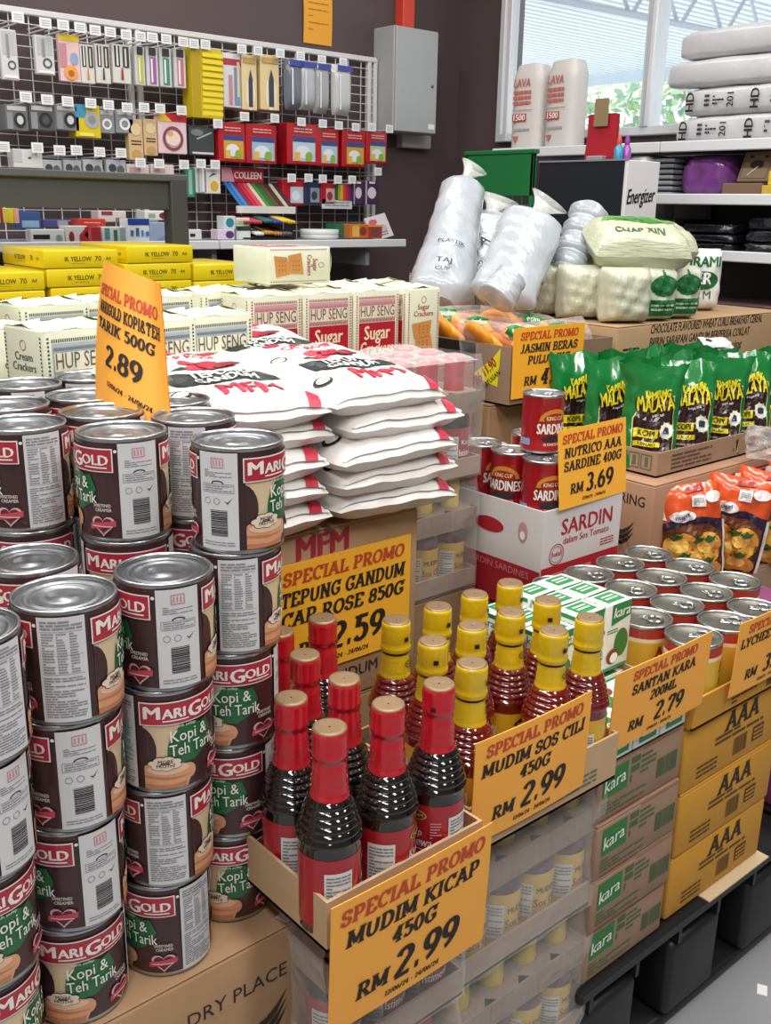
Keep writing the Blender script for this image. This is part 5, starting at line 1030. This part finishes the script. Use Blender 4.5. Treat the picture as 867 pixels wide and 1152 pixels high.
for i, (x0, y0, x1, y1, c) in enumerate(((318, 203, 342, 231, '#b4182a'), (343, 205, 360, 230, '#2c3a5c'), (361, 206, 377, 230, '#b02030'))): packet(('red pencil pouch', 'blue and silver eraser card', 'small red and pink pencil box')[i]+' in the bottom row right half', (x0, y0, x1, y1), c, [('r', .35, .1, .95, .75, ('#b9c9d8', '#8e99a8', '#d9a9ae')[i]), ('e', .6, .4, .2, .2, ('#d9e3ea', '#39414c', '#8e3a3a')[i])], d=.04)
packet('rainbow pencil pack in the bottom row', (377, 207, 396, 226), '#5a3a5a', [('r', k/7, .05, (k+1)/7, .95, c) for k, c in enumerate(('#2f6a3a', '#8fae2a', '#e0a93a', '#d0462f', '#c02a50', '#8a2a6a', '#4a2a5a'))], d=.03)
for i, (x0, x1) in enumerate(((397, 409), (410, 426))): packet('purple and white eraser card, %s one in the bottom row' % ('left', 'right')[i], (x0, 204, x1, 230), '#4a3352', [('e', .5, .5, .3, .25, '#d8cfdc'), ('r', .05, .0, .15, 1, '#b9a6c0'), ('r', .3, .9, .7, .98, '#e6e6e6')], d=.03)
packet('white paper label hanging below the rainbow pencil pack', (362, 224, 396, 235), '#d5d6da', [('l', .1, .2, .9, .8, 2, '#8f94a0')], d=.002, name='paper_label', cat='label')

# white shelf below the wire panel with its goods
t = thing('wall_shelf', 'white metal shelf under the wire panel', 'shelf', (0, 0, 0)); b = MB(); b.box((.3, 3.1, 1.112), (2.77, 3.43, 1.127), M('#8c9096', .5)); b.build('shelf_board', t)
for xa, xb in ((.3, 1.9), (1.903, 2.77)): b = MB(); b.box((xa, 3.09, 1.1), (xb, 3.1, 1.13), SHELFW, .003); b.build('shelf_lip', t)
for x in (.8, 1.9, 2.6): b = MB(); b.box((x-.01, 3.13, 1.03), (x+.01, 3.43, 1.112), M('#8c9096', .5)); b.build('bracket', t)
b = MB(); b.box((.3, 3.41, 0), (2.3, 3.44, 1.03), M('#6f747a', .6)); tag(b.build('back_board'), 'grey metal backing board under the white wall shelf', 'board')
def good(label, px, base, shapes=(), d=.06, Y=3.2, name='boxed_item', **k): return packet(label, px, base, shapes, d=d, Y=Y, cat='box', name=name, group='goods on the white wall shelf', **k)
for px, c, sh, lb, Y, d in [
 ((0, 234, 21, 251), '#d8c05a', [('r', 0, 0, .15, 1, '#8e2a4a'), ('r', .45, 0, .7, 1, '#d8d02a'), ('r', .75, 0, 1, 1, '#e0a0a8')], 'striped yellow and pink note pad at the left picture edge', 3.12, .05),
 ((22, 238, 46, 258), '#2f4f86', [('r', .1, .1, .9, .5, '#8aa4c4')], 'dark blue box left under the grey shelf', 3.2, .06),
 ((48, 247, 78, 256), '#4a4a86', [('r', .55, .1, .95, .9, '#9a9ca0')], 'low purple box under the grey shelf', 3.25, .06),
 ((35, 258, 73, 275), '#dcdfe2', [('r', .06, .35, .55, .65, '#1f2226'), ('e', .82, .4, .1, .25, '#8f97a4')], 'white calculator box with a dark window', 3.13, .04),
 ((74, 254, 99, 275), '#dedada', [('p', [(.6, .0), (1, .0), (1, 1), (.6, .5)], '#b32634'), ('e', .25, .4, .12, .3, '#8e2a30')], 'white box with a red arrow shape', 3.13, .05),
 ((95, 255, 114, 273), '#b02634', [('p', [(.0, .5), (.4, 1), (.4, 0)], '#d0525c')], 'dark red box beside the white arrow box', 3.13, .05),
 ((88, 246, 119, 255), '#c43a2e', [('l', .2, .3, .8, .7, 1, '#e09a90')], 'low orange-red box on the shelf', 3.2, .06),
 ((111, 237, 142, 250), '#cfc9c9', [('r', .1, .6, .5, .95, '#8e3440'), ('r', .6, .1, .9, .4, '#9a6a70')], 'greyish box with a maroon band, upper row', 3.24, .06),
 ((115, 255, 143, 273), '#cfd6d6', [('r', .1, .2, .3, .9, '#5a8a84'), ('r', .45, .1, .6, .8, '#3f6a5a'), ('r', .7, .1, .95, .95, '#8fa4a0')], 'white and teal packet on the shelf', 3.16, .04),
 ((144, 246, 168, 272), '#e6e9ee', [('r', 0, .72, 1, 1, '#25409a'), ('r', .1, .25, .25, .5, '#4a7ab8'), ('r', .35, .25, .5, .6, '#3a6aa8'), ('r', .6, .25, .7, .5, '#4a7ab8'), ('r', .8, .25, .95, .45, '#4a7ab8')], 'blue and white box with a skyline picture', 3.14, .06),
 ((168, 250, 187, 272), '#9fb0cf', [('p', [(.3, 0), (1, 0), (1, .4)], '#7f95c4')], 'pale blue box beside the grey shelf post', 3.14, .05),
 ((163, 237, 200, 248), '#dfe2e0', [('e', .6, .5, .18, .35, '#7a2434'), ('r', .1, .3, .3, .7, '#8fae94')], 'white box with a maroon blot, upper row', 3.22, .06),
 ((186, 247, 201, 270), '#2f6254', [('r', .05, .05, .95, .45, '#dfe3e2'), ('l', .1, .6, .9, .8, 2, '#8fb0a6')], 'green and white box behind the grey shelf post', 3.2, .05),
 ((208, 258, 227, 270), '#dadcdf', [('r', .3, .3, .6, .6, '#2b2e34')], 'white printed card right of the grey shelf post', 3.14, .03),
 ((245, 258, 264, 270), '#dccfdf', [('e', .7, .5, .25, .35, '#5a3a7a')], 'white and purple box, lower of two', 3.16, .05),
 ((252, 243, 265, 258), '#d5e0e2', [('e', .5, .5, .35, .35, '#2f8a94')], 'white and teal box standing on the purple one', 3.165, .05),
 ((266, 245, 281, 256), '#dfe3d6', [('r', .08, .3, .6, .7, '#a7b77a'), ('r', 0, 0, 1, .15, '#2f4a30')], 'white and green box, upper of two', 3.18, .05),
 ((266, 257, 282, 270), '#dfe4e4', [('r', 0, .8, 1, 1, '#2f3f34')], 'white and black box under the green one', 3.18, .05),
 ((380, 252, 394, 267), '#1f6a4a', [], 'dark green box on the right part of the shelf', 3.2, .08),
 ((394, 252, 414, 268), '#c9702c', [('r', .1, .1, .5, .9, '#d9b05a'), ('e', .7, .5, .2, .3, '#8e3a2a')], 'orange picture box on the right part of the shelf', 3.16, .06),
 ((414, 253, 430, 268), '#b03a34', [('e', .5, .45, .3, .3, '#6a4a44'), ('r', 0, .85, 1, 1, '#d9a05a')], 'red picture box on the right part of the shelf', 3.16, .06)]: good(lb, px, c, sh, d, Y)
a = onY(366, 267, 3.2); t = thing('round_container', 'flat white round container on the shelf', 'container', (a.x, 3.24, 1.1275)); b = MB(); b.lathe([(.001, 0), (.072, 0), (.075, .004), (.075, .018), (.07, .0185)], M('#d4d8da', .4), 36); b.build('base', t); b = MB(); b.lathe([(.0755, .018), (.0765, .02), (.0765, .034), (.073, .037), (.001, .037)], M('#dfe2e4', .4), 36); b.build('lid', t)
for i, (px, py, c) in enumerate(((273, 247, '#a8203a'), (284, 247, '#c02a44'), (296, 246, '#1f6a52'), (307, 247, '#2a3a9a'), (316, 246, '#e0c02a'), (322, 247, '#d9b72a'), (297, 259, '#c98a3a'), (307, 260, '#b87a34'), (318, 260, '#55585e'), (286, 260, '#dfe2e4'))):
    p = onY(px, py, 3.2); t = thing('marker_bundle', '%s on the shelf below the pencil display' % ('dark red marker bundle', 'bright red marker bundle', 'green marker bundle', 'blue marker bundle', 'yellow marker bundle', 'second yellow marker bundle at the right', 'orange-brown marker bundle in the lower row', 'light brown marker bundle in the lower row', 'dark grey marker bundle at the lower right', 'white marker bundle in the lower row')[i], 'markers', (p.x, 3.2, p.z), group='marker bundles')
    for q in range(3): b = MB(); b.tube([(-.012+.012*q, .07, .008), (-.012+.012*q+.006, -.03, -.01)], .006, M(c, .4), 8); b.build('marker', t)
t = thing('rack_bar', 'black rack under the marker bundles', 'rack', (onY(300, 268, 3.2).x, 3.2, 1.1275)); b = MB(); b.box((-.12, -.02, 0), (.12, .1, .012), BLACK, .003); b.box((-.12, .08, 0), (.12, .1, .065), BLACK, .003); b.box((-.12, .0, .03), (.12, .02, .036), BLACK); b.build('rack_body', t)
p = onY(435, 268, 3.2); t = thing('picture_book', 'picture book leaning at the right end of the white shelf', 'book', (p.x, 3.22, 1.129), rot=(rad(-24), rad(-14), rad(-10))); b = MB(); b.box((-.05, 0, 0), (.05, .012, .1), M('#c9c4c8', .4)); b.build('cover', t); b = MB(); S = plane((-.05, -.0004, 0), (1, 0, 0), (0, 0, 1)); ell(b, S, .03, .075, .02, .012, M('#c4505a', .4)); ell(b, S, .06, .04, .025, .018, M('#a9a6b0', .4)); lines(b, S, .02, .01, .08, .03, 2, M('#5a5a66', .5)); b.build('printing', t)

# dark grey shelf unit in front of the wire panel
t = thing('grey_shelf_unit', 'dark grey metal shelf unit behind the yellow reams', 'shelf', (0, 0, 0)); gm = M('#47494b', .5, .2, var=.03)
b = MB(); b.box((.5, 2.9, 1.232), (1.605, 2.912, 1.318), gm); b.build('front_panel', t)
b = MB(); b.box((.5, 2.885, 1.315), (1.665, 2.94, 1.336), M('#5a5d5f', .45, .2), .003); b.build('top_rail', t)
for x in (1.605, .5): b = MB(); b.box((x, 2.885, 0), (x+.058, 2.94, 1.318), gm, .003); b.build('upright_post', t)
b = MB(); b.box((.5, 2.895, .2), (1.605, 2.92, .24), gm); b.build('lower_rail', t)

# things on the back wall
t = thing('electric_cabinet', 'light grey electric cabinet on the dark wall beside the wire panel', 'cabinet', (2.895, 3.32, 1.552)); b = MB(); gw = M('#a9adae', .45, var=.02)
b.box((0, .012, 0), (.238, YW-3.32, .404), gw, .004); b.build('cabinet_body', t); b = MB(); b.box((.003, 0, .003), (.235, .012, .401), gw, .003); dr = b.build('cabinet_door', t); b = MB(); b.lathe([(.006, 0), (.006, .004), (.001, .005)], TIN2, 14); k = b.build('door_lock', dr); k.rotation_euler = (rad(90), 0, 0); k.location = (.205, 0, .19)
b = MB(); b.box((.19, -.001, .02), (.225, 0, .04), WHITE); b.build('rating_label', dr)
b = MB(); b.box((3.03, 3.42, 1.5), (3.2, YW, 1.556), M('#b3b0b2', .5), .004); tag(b.build('cable_box'), 'small pale junction box below the electric cabinet', 'junction box')
b = MB(); b.box((3.01, 3.41, 1.958), (3.075, YW, 3), M('#d8432c', .45), .004); tag(b.build('cable_trunking'), 'orange-red cable trunking rising from the electric cabinet', 'trunking')
xa, xb, za, zb = wpos(341, -14, 373, 50, 3.46); b = MB(); b.grid(lambda u, v: Vector((xa+(xb-xa)*u, 3.46-.004*math.sin(3*v), za+(zb-za)*v)), 4, 8, M('#eda52c', .6)); t = tag(b.build('wall_notice'), 'yellow-orange paper notice taped to the dark wall', 'notice'); b = MB(); S = plane((xa, 3.4545, za), (1, 0, 0), (0, 0, 1)); w, h = xb-xa, zb-za; lines(b, S, w*.15, h*.2, w*.85, h*.9, 6, M('#b0762a', .6), 1, .12); b.build('lettering', t)

# ------------------------------------------------------------------ right wall shelving
t = thing('wall_shelf_unit', 'white lipped shelf unit under the window on the right', 'shelf unit', (0, 0, 0)); bk = M('#4a4c50', .6)
b = MB(); b.box((3.36, .6, .3), (3.395, 2.86, 1.45), bk); b.build('back_panel', t)
for z, y1, nm in ((1.455, 2.86, 0), (1.29, 2.1, 1), (1.115, 2.1, 2), (.8, 2.1, 3)):
    b = MB(); b.box((3.012, .6, z), (3.36, y1, z+.012), M('#9da1a5', .5)); b.build('shelf_board', t)
    for ya, yb in ((.6, 1.2), (1.203, 2.09), (2.093, y1)):
        if yb-ya < .1: continue
        b = MB(); b.box((3.0, ya, z-.012), (3.012, yb, z+.022), SHELFW, .003); b.build('shelf_lip', t)
for y in (.62, 1.2, 2.09): b = MB(); b.box((3.33, y-.015, 0), (3.36, y+.015, 1.45), bk); b.build('upright_post', t)
zt = 1.468
def roll(label, y, z, L, r, ang, printed, sq=.72, x=3.17):
    t = thing('plastic_bag_bundle', label, 'bag bundle', (x, y, z), rot=(0, 0, rad(ang)), group='bundles of white plastic bags on the top shelf'); b = MB(); m = M('#c6c6ca', .3, coat=.3, bump=.35, bscale=16); sd = len(label)
    def fn(u, v):
        a = 2*math.pi*v; q = abs(2*u-1); k = 1-.18*q**10; ca, sa = math.cos(a), math.sin(a); n = .42
        return Vector((r*1.5*k*math.copysign(abs(ca)**n, ca)+.004*wr(u, v, sd), L*(u-.5), r*sq*k*math.copysign(abs(sa)**n, sa)+r*sq+.003*wr(v, u, sd+1)))
    b.grid(fn, 24, 28, m)
    for u in (0, 1): b.add([fn(u, v/28) for v in range(28)], [list(range(28))], m)
    b.build('bag_roll', t)
    if printed:
        b = MB(); S = Surf(lambda u, v, e: Vector((-r*1.5-.004-e, -u, v)), e=.002)
        for i in range(3):
            u = -L/2+L*(i+.5)/3; text(b, S, 'HD', u-.07, r*sq*1.0, .03, BLACK, rot=rad(90), bold=.04); text(b, S, '201', u+.075, r*sq*1.0, .024, BLACK, rot=rad(90), bold=.02); lines(b, S, u-.03, r*sq*.6, u-.012, r*sq*1.5, 3, BLACK, 1, .6, i); lines(b, S, u, r*sq*.7, u+.04, r*sq*1.4, 3, BLACK, 1, .5, i+4)
        b.build('printing', t)
    return t
roll('printed white plastic bag bundle, lowest of the four on the top shelf', 1.73, zt, .72, .063, 0, True); roll('printed white plastic bag bundle, second from below on the top shelf', 1.72, zt+.088, .7, .063, 0, True)
roll('plain white plastic bag bundle, third from below on the top shelf', 1.74, zt+.176, .8, .063, 1, False); roll('plain white plastic bag bundle, topmost on the top shelf', 1.71, zt+.264, .8, .066, -2, False)
def lava(label, y, rz):
    t = thing('cup_sleeve_pack', label, 'cup pack', (3.12, y, zt), rz=rad(rz), group='white packs with red print in front of the window'); b = MB(); m = M('#d3cfcd', .4, coat=.2, bump=.15, bscale=14); w, h = .15, .31
    def fn(u, v): a = 2*math.pi*u; k = 1-.2*max(0, v-.86)/.14; return Vector((.05*k*math.copysign(abs(math.cos(a))**.6, math.cos(a)), w/2*k*math.copysign(abs(math.sin(a))**.6, math.sin(a)), h*v+.003*wr(u, v, y)))
    b.grid(fn, 28, 18, m, flip=False); b.grid(lambda u, v: fn(u, 1)*(1-v)+Vector((0, 0, h+.012))*v, 28, 3, m); b.build('pack_sleeve', t)
    b = MB(); S = Surf(lambda u, v, e: Vector((-.052-e, -u, v)), e=.001); rd = M('#c46a5c', .5); text(b, S, 'LAVA', -.015, .232, .03, rd, maxw=.08, bold=.04, slant=.1); lines(b, S, -.055, .165, .03, .222, 3, rd, 1, .6); rect(b, S, -.055, .108, .012, .136, M('#b34a40', .5)); text(b, S, '1500', -.02, .112, .022, WHITE, maxw=.055, bold=.05, layer=2); rect(b, S, -.055, .148, .04, .15, rd); lines(b, S, -.05, .07, .03, .088, 1, M('#a9a4a2', .6)); poly(b, S, [(-.05, .055), (-.02, .055), (-.035, .03)], rd); b.build('printing', t)
lava('white pack with red print nearest the room corner, window frame behind', 2.77, 4); lava('white pack with red print standing right of its twin', 2.6, -3)
b = MB(); b.box((3.02, 2.2, zt), (3.3, 2.86, zt+.001), PAPER); 
# shelf contents
def lump(label, cat, name, x0, y0, z0, x1, y1, z1, m, n=1, seed=0, group=None, pw=.5):
    t = thing(name, label, cat, ((x0+x1)/2, (y0+y1)/2, z0), group=group); b = MB(); w, d, h = (x1-x0)/2, (y1-y0)/2, z1-z0
    def fn(u, v):
        a, c = 2*math.pi*u, math.pi*v; sg = lambda q, p: math.copysign(abs(q)**p, q)
        k = sg(math.sin(c), pw); q = 1+.08*wr(u*2, v*2, seed)
        return Vector((w*k*sg(math.cos(a), pw)*q, d*k*sg(math.sin(a), pw)*q, h/2*(1-sg(math.cos(c), pw))))
    b.grid(fn, 32, 20, m, flip=True); b.build('wrapped_bundle', t); return t
lump('shiny purple plastic bundle on the middle shelf', 'bundle', 'plastic_bundle', 3.05, 1.86, 1.302, 3.3, 2.05, 1.44, M('#8a4c9c', .18, coat=.6, bump=.5, bscale=25, var=.3, vscale=18), 1, 3)
lump('small dark purple bundle beside the shiny purple one', 'bundle', 'plastic_bundle', 3.1, 1.78, 1.302, 3.3, 1.86, 1.4, M('#4a2a52', .2, coat=.5, bump=.4, bscale=25), 1, 5)
lump('clear roll of bags at the left end of the middle shelf', 'bundle', 'plastic_bundle', 2.98, 2.12, 1.2, 3.2, 2.24, 1.44, M('#a9adb2', .18, coat=.5, bump=.6, bscale=30, var=.3, vscale=25), 1, 6)
for k in range(7): b = MB(); b.box((3.03, 2.05, 1.305+.018*k), (3.25, 2.13, 1.318+.018*k), M('#8b8f94', .3), .004); tag(b.build('flat_pack'), 'grey flat pack in the pile behind the purple bundle, %s from below' % nth(k), 'pack', 'grey flat packs on the middle shelf')
t = thing('printed_box', 'brown box with a dark picture leaning on the middle shelf', 'box', (3.06, 1.78, 1.352), rot=(0, rad(24), 0)); b = MB(); b.box((0, -.06, 0), (.05, .05, .1), M('#9c8468', .5), .003); b.build('box_body', t); b = MB(); S = Surf(lambda u, v, e: Vector((-e, .05-u, v)), e=.001); frame(b, S, .008, .008, .1, .092, .002, M('#5a4a3a', .6)); ell(b, S, .055, .055, .024, .014, M('#3a332c', .6)); ell(b, S, .03, .082, .008, .005, M('#3a332c', .6)); ell(b, S, .08, .082, .008, .005, M('#3a332c', .6)); poly(b, S, [(.03, .02), (.06, .05), (.064, .047), (.034, .018)], M('#e0d8cc', .3), 2); b.build('printing', t)
b = MB(); b.box((3.03, 1.72, 1.3025), (3.2, 1.86, 1.345), M('#7a6048', .7), .003); tag(b.build('brown_box'), 'flat brown box under the leaning picture box', 'box')
for k, (y, z, h) in enumerate(((1.745, 1.3025, .035), (1.69, 1.3025, .03), (1.675, 1.334, .035))):
    pass
b = MB(); b.box((2.99+.03, 1.66, 1.3025), (3.1, 1.715, 1.338), M('#c9a63a', .5), .002); tag(b.build('yellow_box'), 'small yellow box at the right end of the middle shelf, lower one', 'box')
b = MB(); b.box((3.025, 1.66, 1.3385), (3.1, 1.7, 1.38), M('#d9b93a', .5), .002); tag(b.build('yellow_box'), 'small yellow box at the right end of the middle shelf, upper one', 'box')
dk = M('#1c1e24', .16, coat=.6, bump=.5, bscale=35)
for k in range(9):
    y0, y1, nm = ((2.02, 2.25, 'left'), (1.79, 2.0, 'middle'), (1.58, 1.76, 'right'))[k//3]; h = (.035, .03, .038)[k//3]; z = 1.128+h*(k % 3)
    if k//3 == 0: y1 = 2.095
    lump('folded black plastic bag packet, %s of the %s pile on the lower shelf' % (('lowest', 'middle', 'top')[k % 3], nm), 'bag packet', 'black_bag_packet', 3.02, y0, z, 3.3, y1, z+h, dk, 1, k, 'folded black bag packets', .3)
for k in range(4):
    lump('maroon-grey plastic packet low on the right shelf, %s from below' % nth(k), 'bag packet', 'dark_bag_packet', 3.02, 1.5, .815+.04*k, 3.3, 2.0, .855+.04*k, M('#5a4148', .25, coat=.4, bump=.5, bscale=30), 1, k+20, 'maroon packets on the lowest shelf', .3)

# ------------------------------------------------------------------ battery stand, green rack, cup bags
t = thing('battery_stand', 'black display stand with a white side printed Energizer', 'display stand', (2.6, 1.93, 0)); b = MB(); nb = M('#161b26', .5)
b.box((0, 0, .3), (.012, .335, 1.398), nb, .002); b.build('black_panel', t); b = MB(); b.box((.0, -.012, .3), (.165, 0, 1.40), M('#e4e3e6', .4), .002); b.build('white_side', t); b = MB(); b.box((.012, 0, 1.375), (.165, .335, 1.385), nb); b.build('top_tray', t); b = MB(); b.box((0, .0, 0), (.165, .335, .3), nb, .004); b.build('base_box', t)
b = MB(); b.box((-.002, -.013, 1.398), (.004, .336, 1.403), M('#8b8f94', .4)); b.build('edge_trim', t)
b = MB(); S = plane((0, -.0125, 1.2), (1, 0, 0), (0, 0, 1)); text(b, S, 'Energizer', .078, .078, .044, BLACK, maxw=.14, bold=.05, slant=.2, rot=rad(4)); b.build('lettering', t)
p = onX(674, 180, 2.66); t = thing('card_holder', 'dark red upright card holder on top of the battery stand', 'holder', (2.66, p.y, 1.386)); b = MB(); q0, q1 = onX(655, 160, 2.66), onX(697, 160, 2.66); hz = onX(676, 128, 2.66).z-1.386
poly(b, Surf(lambda u, v, e: Vector((0, -u, v))), [(-.062, 0), (.062, 0), (.055, hz), (-.05, hz)], M('#b01c2c', .5)); b.box((.0005, -.06, 0), (.008, .055, hz-.002), M('#a01a28', .5)); b.build('red_board', t); b = MB(); b.box((-.03, -.03, 0), (-.004, .03, .03), M('#9a9da2', .4), .002); b.build('grey_clip', t)
p = onX(677, 127, 2.655); b = MB(); b.box((-.004, -.027, -.04), (0, .027, .042), M('#8f7a58', .7), .0015); o = b.build('kraft_tag'); o.location = (2.654, p.y, p.z); tag(o, 'small kraft card clipped on the dark red holder', 'card')
for i, (px, py, c, nm) in enumerate(((695, 178, '#2f93b5', 'blue'), (704, 178, '#a04ab0', 'purple'))):
    p = onX(px, py, 2.64+.03*i); t = thing('glue_bottle', 'small %s bottle on the battery stand beside the red holder' % nm, 'bottle', (2.64+.03*i, p.y, 1.386)); b = MB(); b.lathe([(.001, 0), (.013, 0), (.014, .004), (.014, .05), (.008, .058), (.007, .062)], M(c, .35, coat=.4), 16); b.build('bottle_body', t); b = MB(); b.lathe([(.0075, .06), (.008, .075), (.003, .088), (.001, .09)], M('#c94a3a' if i == 0 else '#8a3a9c', .4), 14); b.build('cap', t)
# green rack
t = thing('green_rack', 'green metal rack with a solid top panel in the room corner', 'rack', (2.26, 1.99, 0)); gm = M('#0f6a35', .4); b = MB(); b.box((0, 0, 1.288), (.01, .272, 1.412), gm, .002); b.build('top_panel', t)
b = MB(); b.box((-.004, -.004, 1.404), (.02, .276, 1.416), gm, .002); b.build('top_edge', t)
for y in (0, .262): b = MB(); b.box((0, y, 0), (.014, y+.012, 1.41), gm, .002); b.build('post', t)
b = MB()
for z in (1.24, 1.262): b.tube([(.004, 0, z), (.004, .27, z)], .003, gm)
for k in range(7): b.tube([(.004, .04+.035*k, 1.29), (.004, .04+.035*k, 1.2), (-.02, .04+.035*k, 1.195)], .002, gm)
b.build('wire_hooks', t)
for k in range(4):
    y = 2.02+.06*k; t = thing('clear_packet', 'clear grey packet hanging under the green rack panel, %s from the right' % nth(k), 'packet', (2.235, y, 1.15), rot=(0, 0, rad(-80)), group='clear packets under the green rack'); b = MB(); S = pillow(b, .06, .1, .02, M('#8f979c', .2, coat=.5, bump=.5, bscale=40, var=.4, vscale=30), k, .2, 8, 10); b.build('film_pouch', t)
# sleeves and bags of plastic cups
cupm = M('#b4bbc3', .22, coat=.6, bump=.5, bscale=30, var=.1, vscale=18, stretch=(1, 1, .4))
def sleeve(label, p0, p1, r0_, r1_, name='cup_sleeve', knot=True, prints=(), n=26, flat=.8, ribs=0):
    t = thing(name, label, 'cup sleeve', p0, group='clear bags of plastic cups'); ax = p1-p0; L = ax.length; z = ax.normalized(); x = z.cross(CAM-p0).normalized(); y = z.cross(x); sd = len(label)
    # y points away from the viewer side; x runs across
    def fn(u, v):
        a = 2*math.pi*u; k = (r0_+(r1_-r0_)*v)*(1-max(0, v-.9)/.1*.75)*(1-max(0, .06-v)/.06*.5); k *= 1+.07*wr(u*1.5, v*1.5, sd)+(ribs*.05*math.sin(ribs*v*6.28) if ribs else 0)
        return x*(k*math.cos(a))+y*(k*flat*math.sin(a))+z*(L*v)
    b = MB(); b.grid(fn, n, 40, cupm)
    for v in (0, 1): b.add([fn(u/n, v) for u in range(n)], [list(range(n))], cupm)
    b.build('filled_sleeve', t)
    if knot:
        b = MB(); b.grid(lambda u, v: x*((.012+.03*v**2)*math.cos(6.28*u)*r1_/.06+.02*v)+y*(.01+.012*v)*math.sin(6.28*u+v)+z*(L+.06*v-.004), 14, 8, film(a=.35, rough=.15, bump=.8)); b.build('twisted_end', t)
    if prints:
        b = MB(); sgn = -1 if y.dot(CAM-p0) < 0 else 1
        S = Surf(lambda u, v, e: x*(u)*(1) + y*(sgn*(((r0_+(r1_-r0_)*v/L)*flat*math.sqrt(max(.05, 1-(u/(r0_+(r1_-r0_)*v/L))**2)))*1.1+.002+e)) + z*v, su=.012, e=.001)
        for s_, u, v, h, ro in prints: text(b, S, s_, u, v, h, M('#2c3038', .5), rot=ro, bold=.03)
        b.build('printing', t)
    return t
sleeve('tall clear sleeve of plastic cups leaning against the dark corner, tied on top', onD(493, 345, 2.5), onD(523, 200, 2.78), .088, .056, prints=(('TAJ', -.01, .08, .02, 0), ('CUP', -.01, .05, .014, 0), ('PLASTIK', 0, .16, .014, 0)))
sleeve('wide clear bag of plastic cups between the tall sleeve and the fat bag', onD(540, 348, 2.66), onD(552, 238, 2.84), .12, .085, prints=(('JAYA', -.03, .18, .03, .6), ('TAJ', .04, .2, .024, .2), ('22oz', -.02, .12, .018, 0)), flat=.36)
sleeve('fat clear bag of plastic cups slanting to the right with a twisted ear', onD(562, 342, 2.36), onD(603, 240, 2.5), .08, .076, flat=.6)
sleeve('small clear bag lying low in front of the cup bags', onD(556, 338, 2.24), onD(578, 308, 2.27), .045, .036, knot=False)
sleeve('thin ribbed stack of plastic cups leaning in the open carton', onD(636, 306, 2.5), onD(667, 230, 2.62), .032, .034, knot=False, ribs=12)
def qty(mb, F, L, w, d, h):
    for k in range(3): frame(mb, F, w-.13+.042*k, h-.12, w-.095+.042*k, h-.08, .003, DK)
    text(mb, F, 'MODEL', .06, h-.17, .02, DK); text(mb, F, 'QTY', .05, h-.21, .02, DK); lines(mb, F, .12, h-.21, w-.02, h-.15, 2, DK)
carton('cup_carton', 'tan carton with handling symbols behind the rusk bags', 'carton', 1.93, 1.84, 0, 2.2, 2.14, 1.075, M('#b99a78', .8, var=.05), qty, tape=False)
carton('kraft_carton', 'kraft carton under the bags of plastic cups', 'carton', 1.58, 1.84, 0, 1.925, 2.2, .96, KRAFTD, None, tape=False)
tray('open brown carton holding the thin cup stack, in front of the battery stand', 2.25, 1.78, 0, 2.56, 1.97, 1.2, M('#96795a', .85, var=.05), name='open_carton')

# ------------------------------------------------------------------ light
def lamp(name, x, y, z, sx, sy, e, c=(1, .97, .93), rot=(0, 0, 0)):
    l = bpy.data.lights.new(name, 'AREA'); l.shape = 'RECTANGLE'; l.size, l.size_y, l.energy, l.color = sx, sy, e, c
    o = bpy.data.objects.new(name, l); COL.objects.link(o); o.location = (x, y, z); o.rotation_euler = rot
for i, x in enumerate((-.7, .8, 2.3)):
    for j, y in enumerate((-.6, .9, 2.4)): lamp('ceiling_lamp', x, y, 2.95, .3, 1.2, (28 if j else 30)*(.45 if (i == 2 and j == 2) else .8 if (i == 2 or j == 2) else 1))
w = bpy.data.worlds.new('daylight'); sc.world = w; w.use_nodes = True; nt = w.node_tree; bg = nt.nodes['Background']
bg.inputs[0].default_value = (.86, .94, 1, 1); bg.inputs[1].default_value = 2.3
sc.cycles.transparent_max_bounces = 16; sc.cycles.max_bounces = 6; sc.cycles.use_denoising = True
dupes = {k: v for k, v in USED.items() if v > 1}
if dupes: print('DUPLICATE LABELS', dupes)
longs = [k for k in USED if len(k.split()) > 15]
if longs: print('LONG', longs)
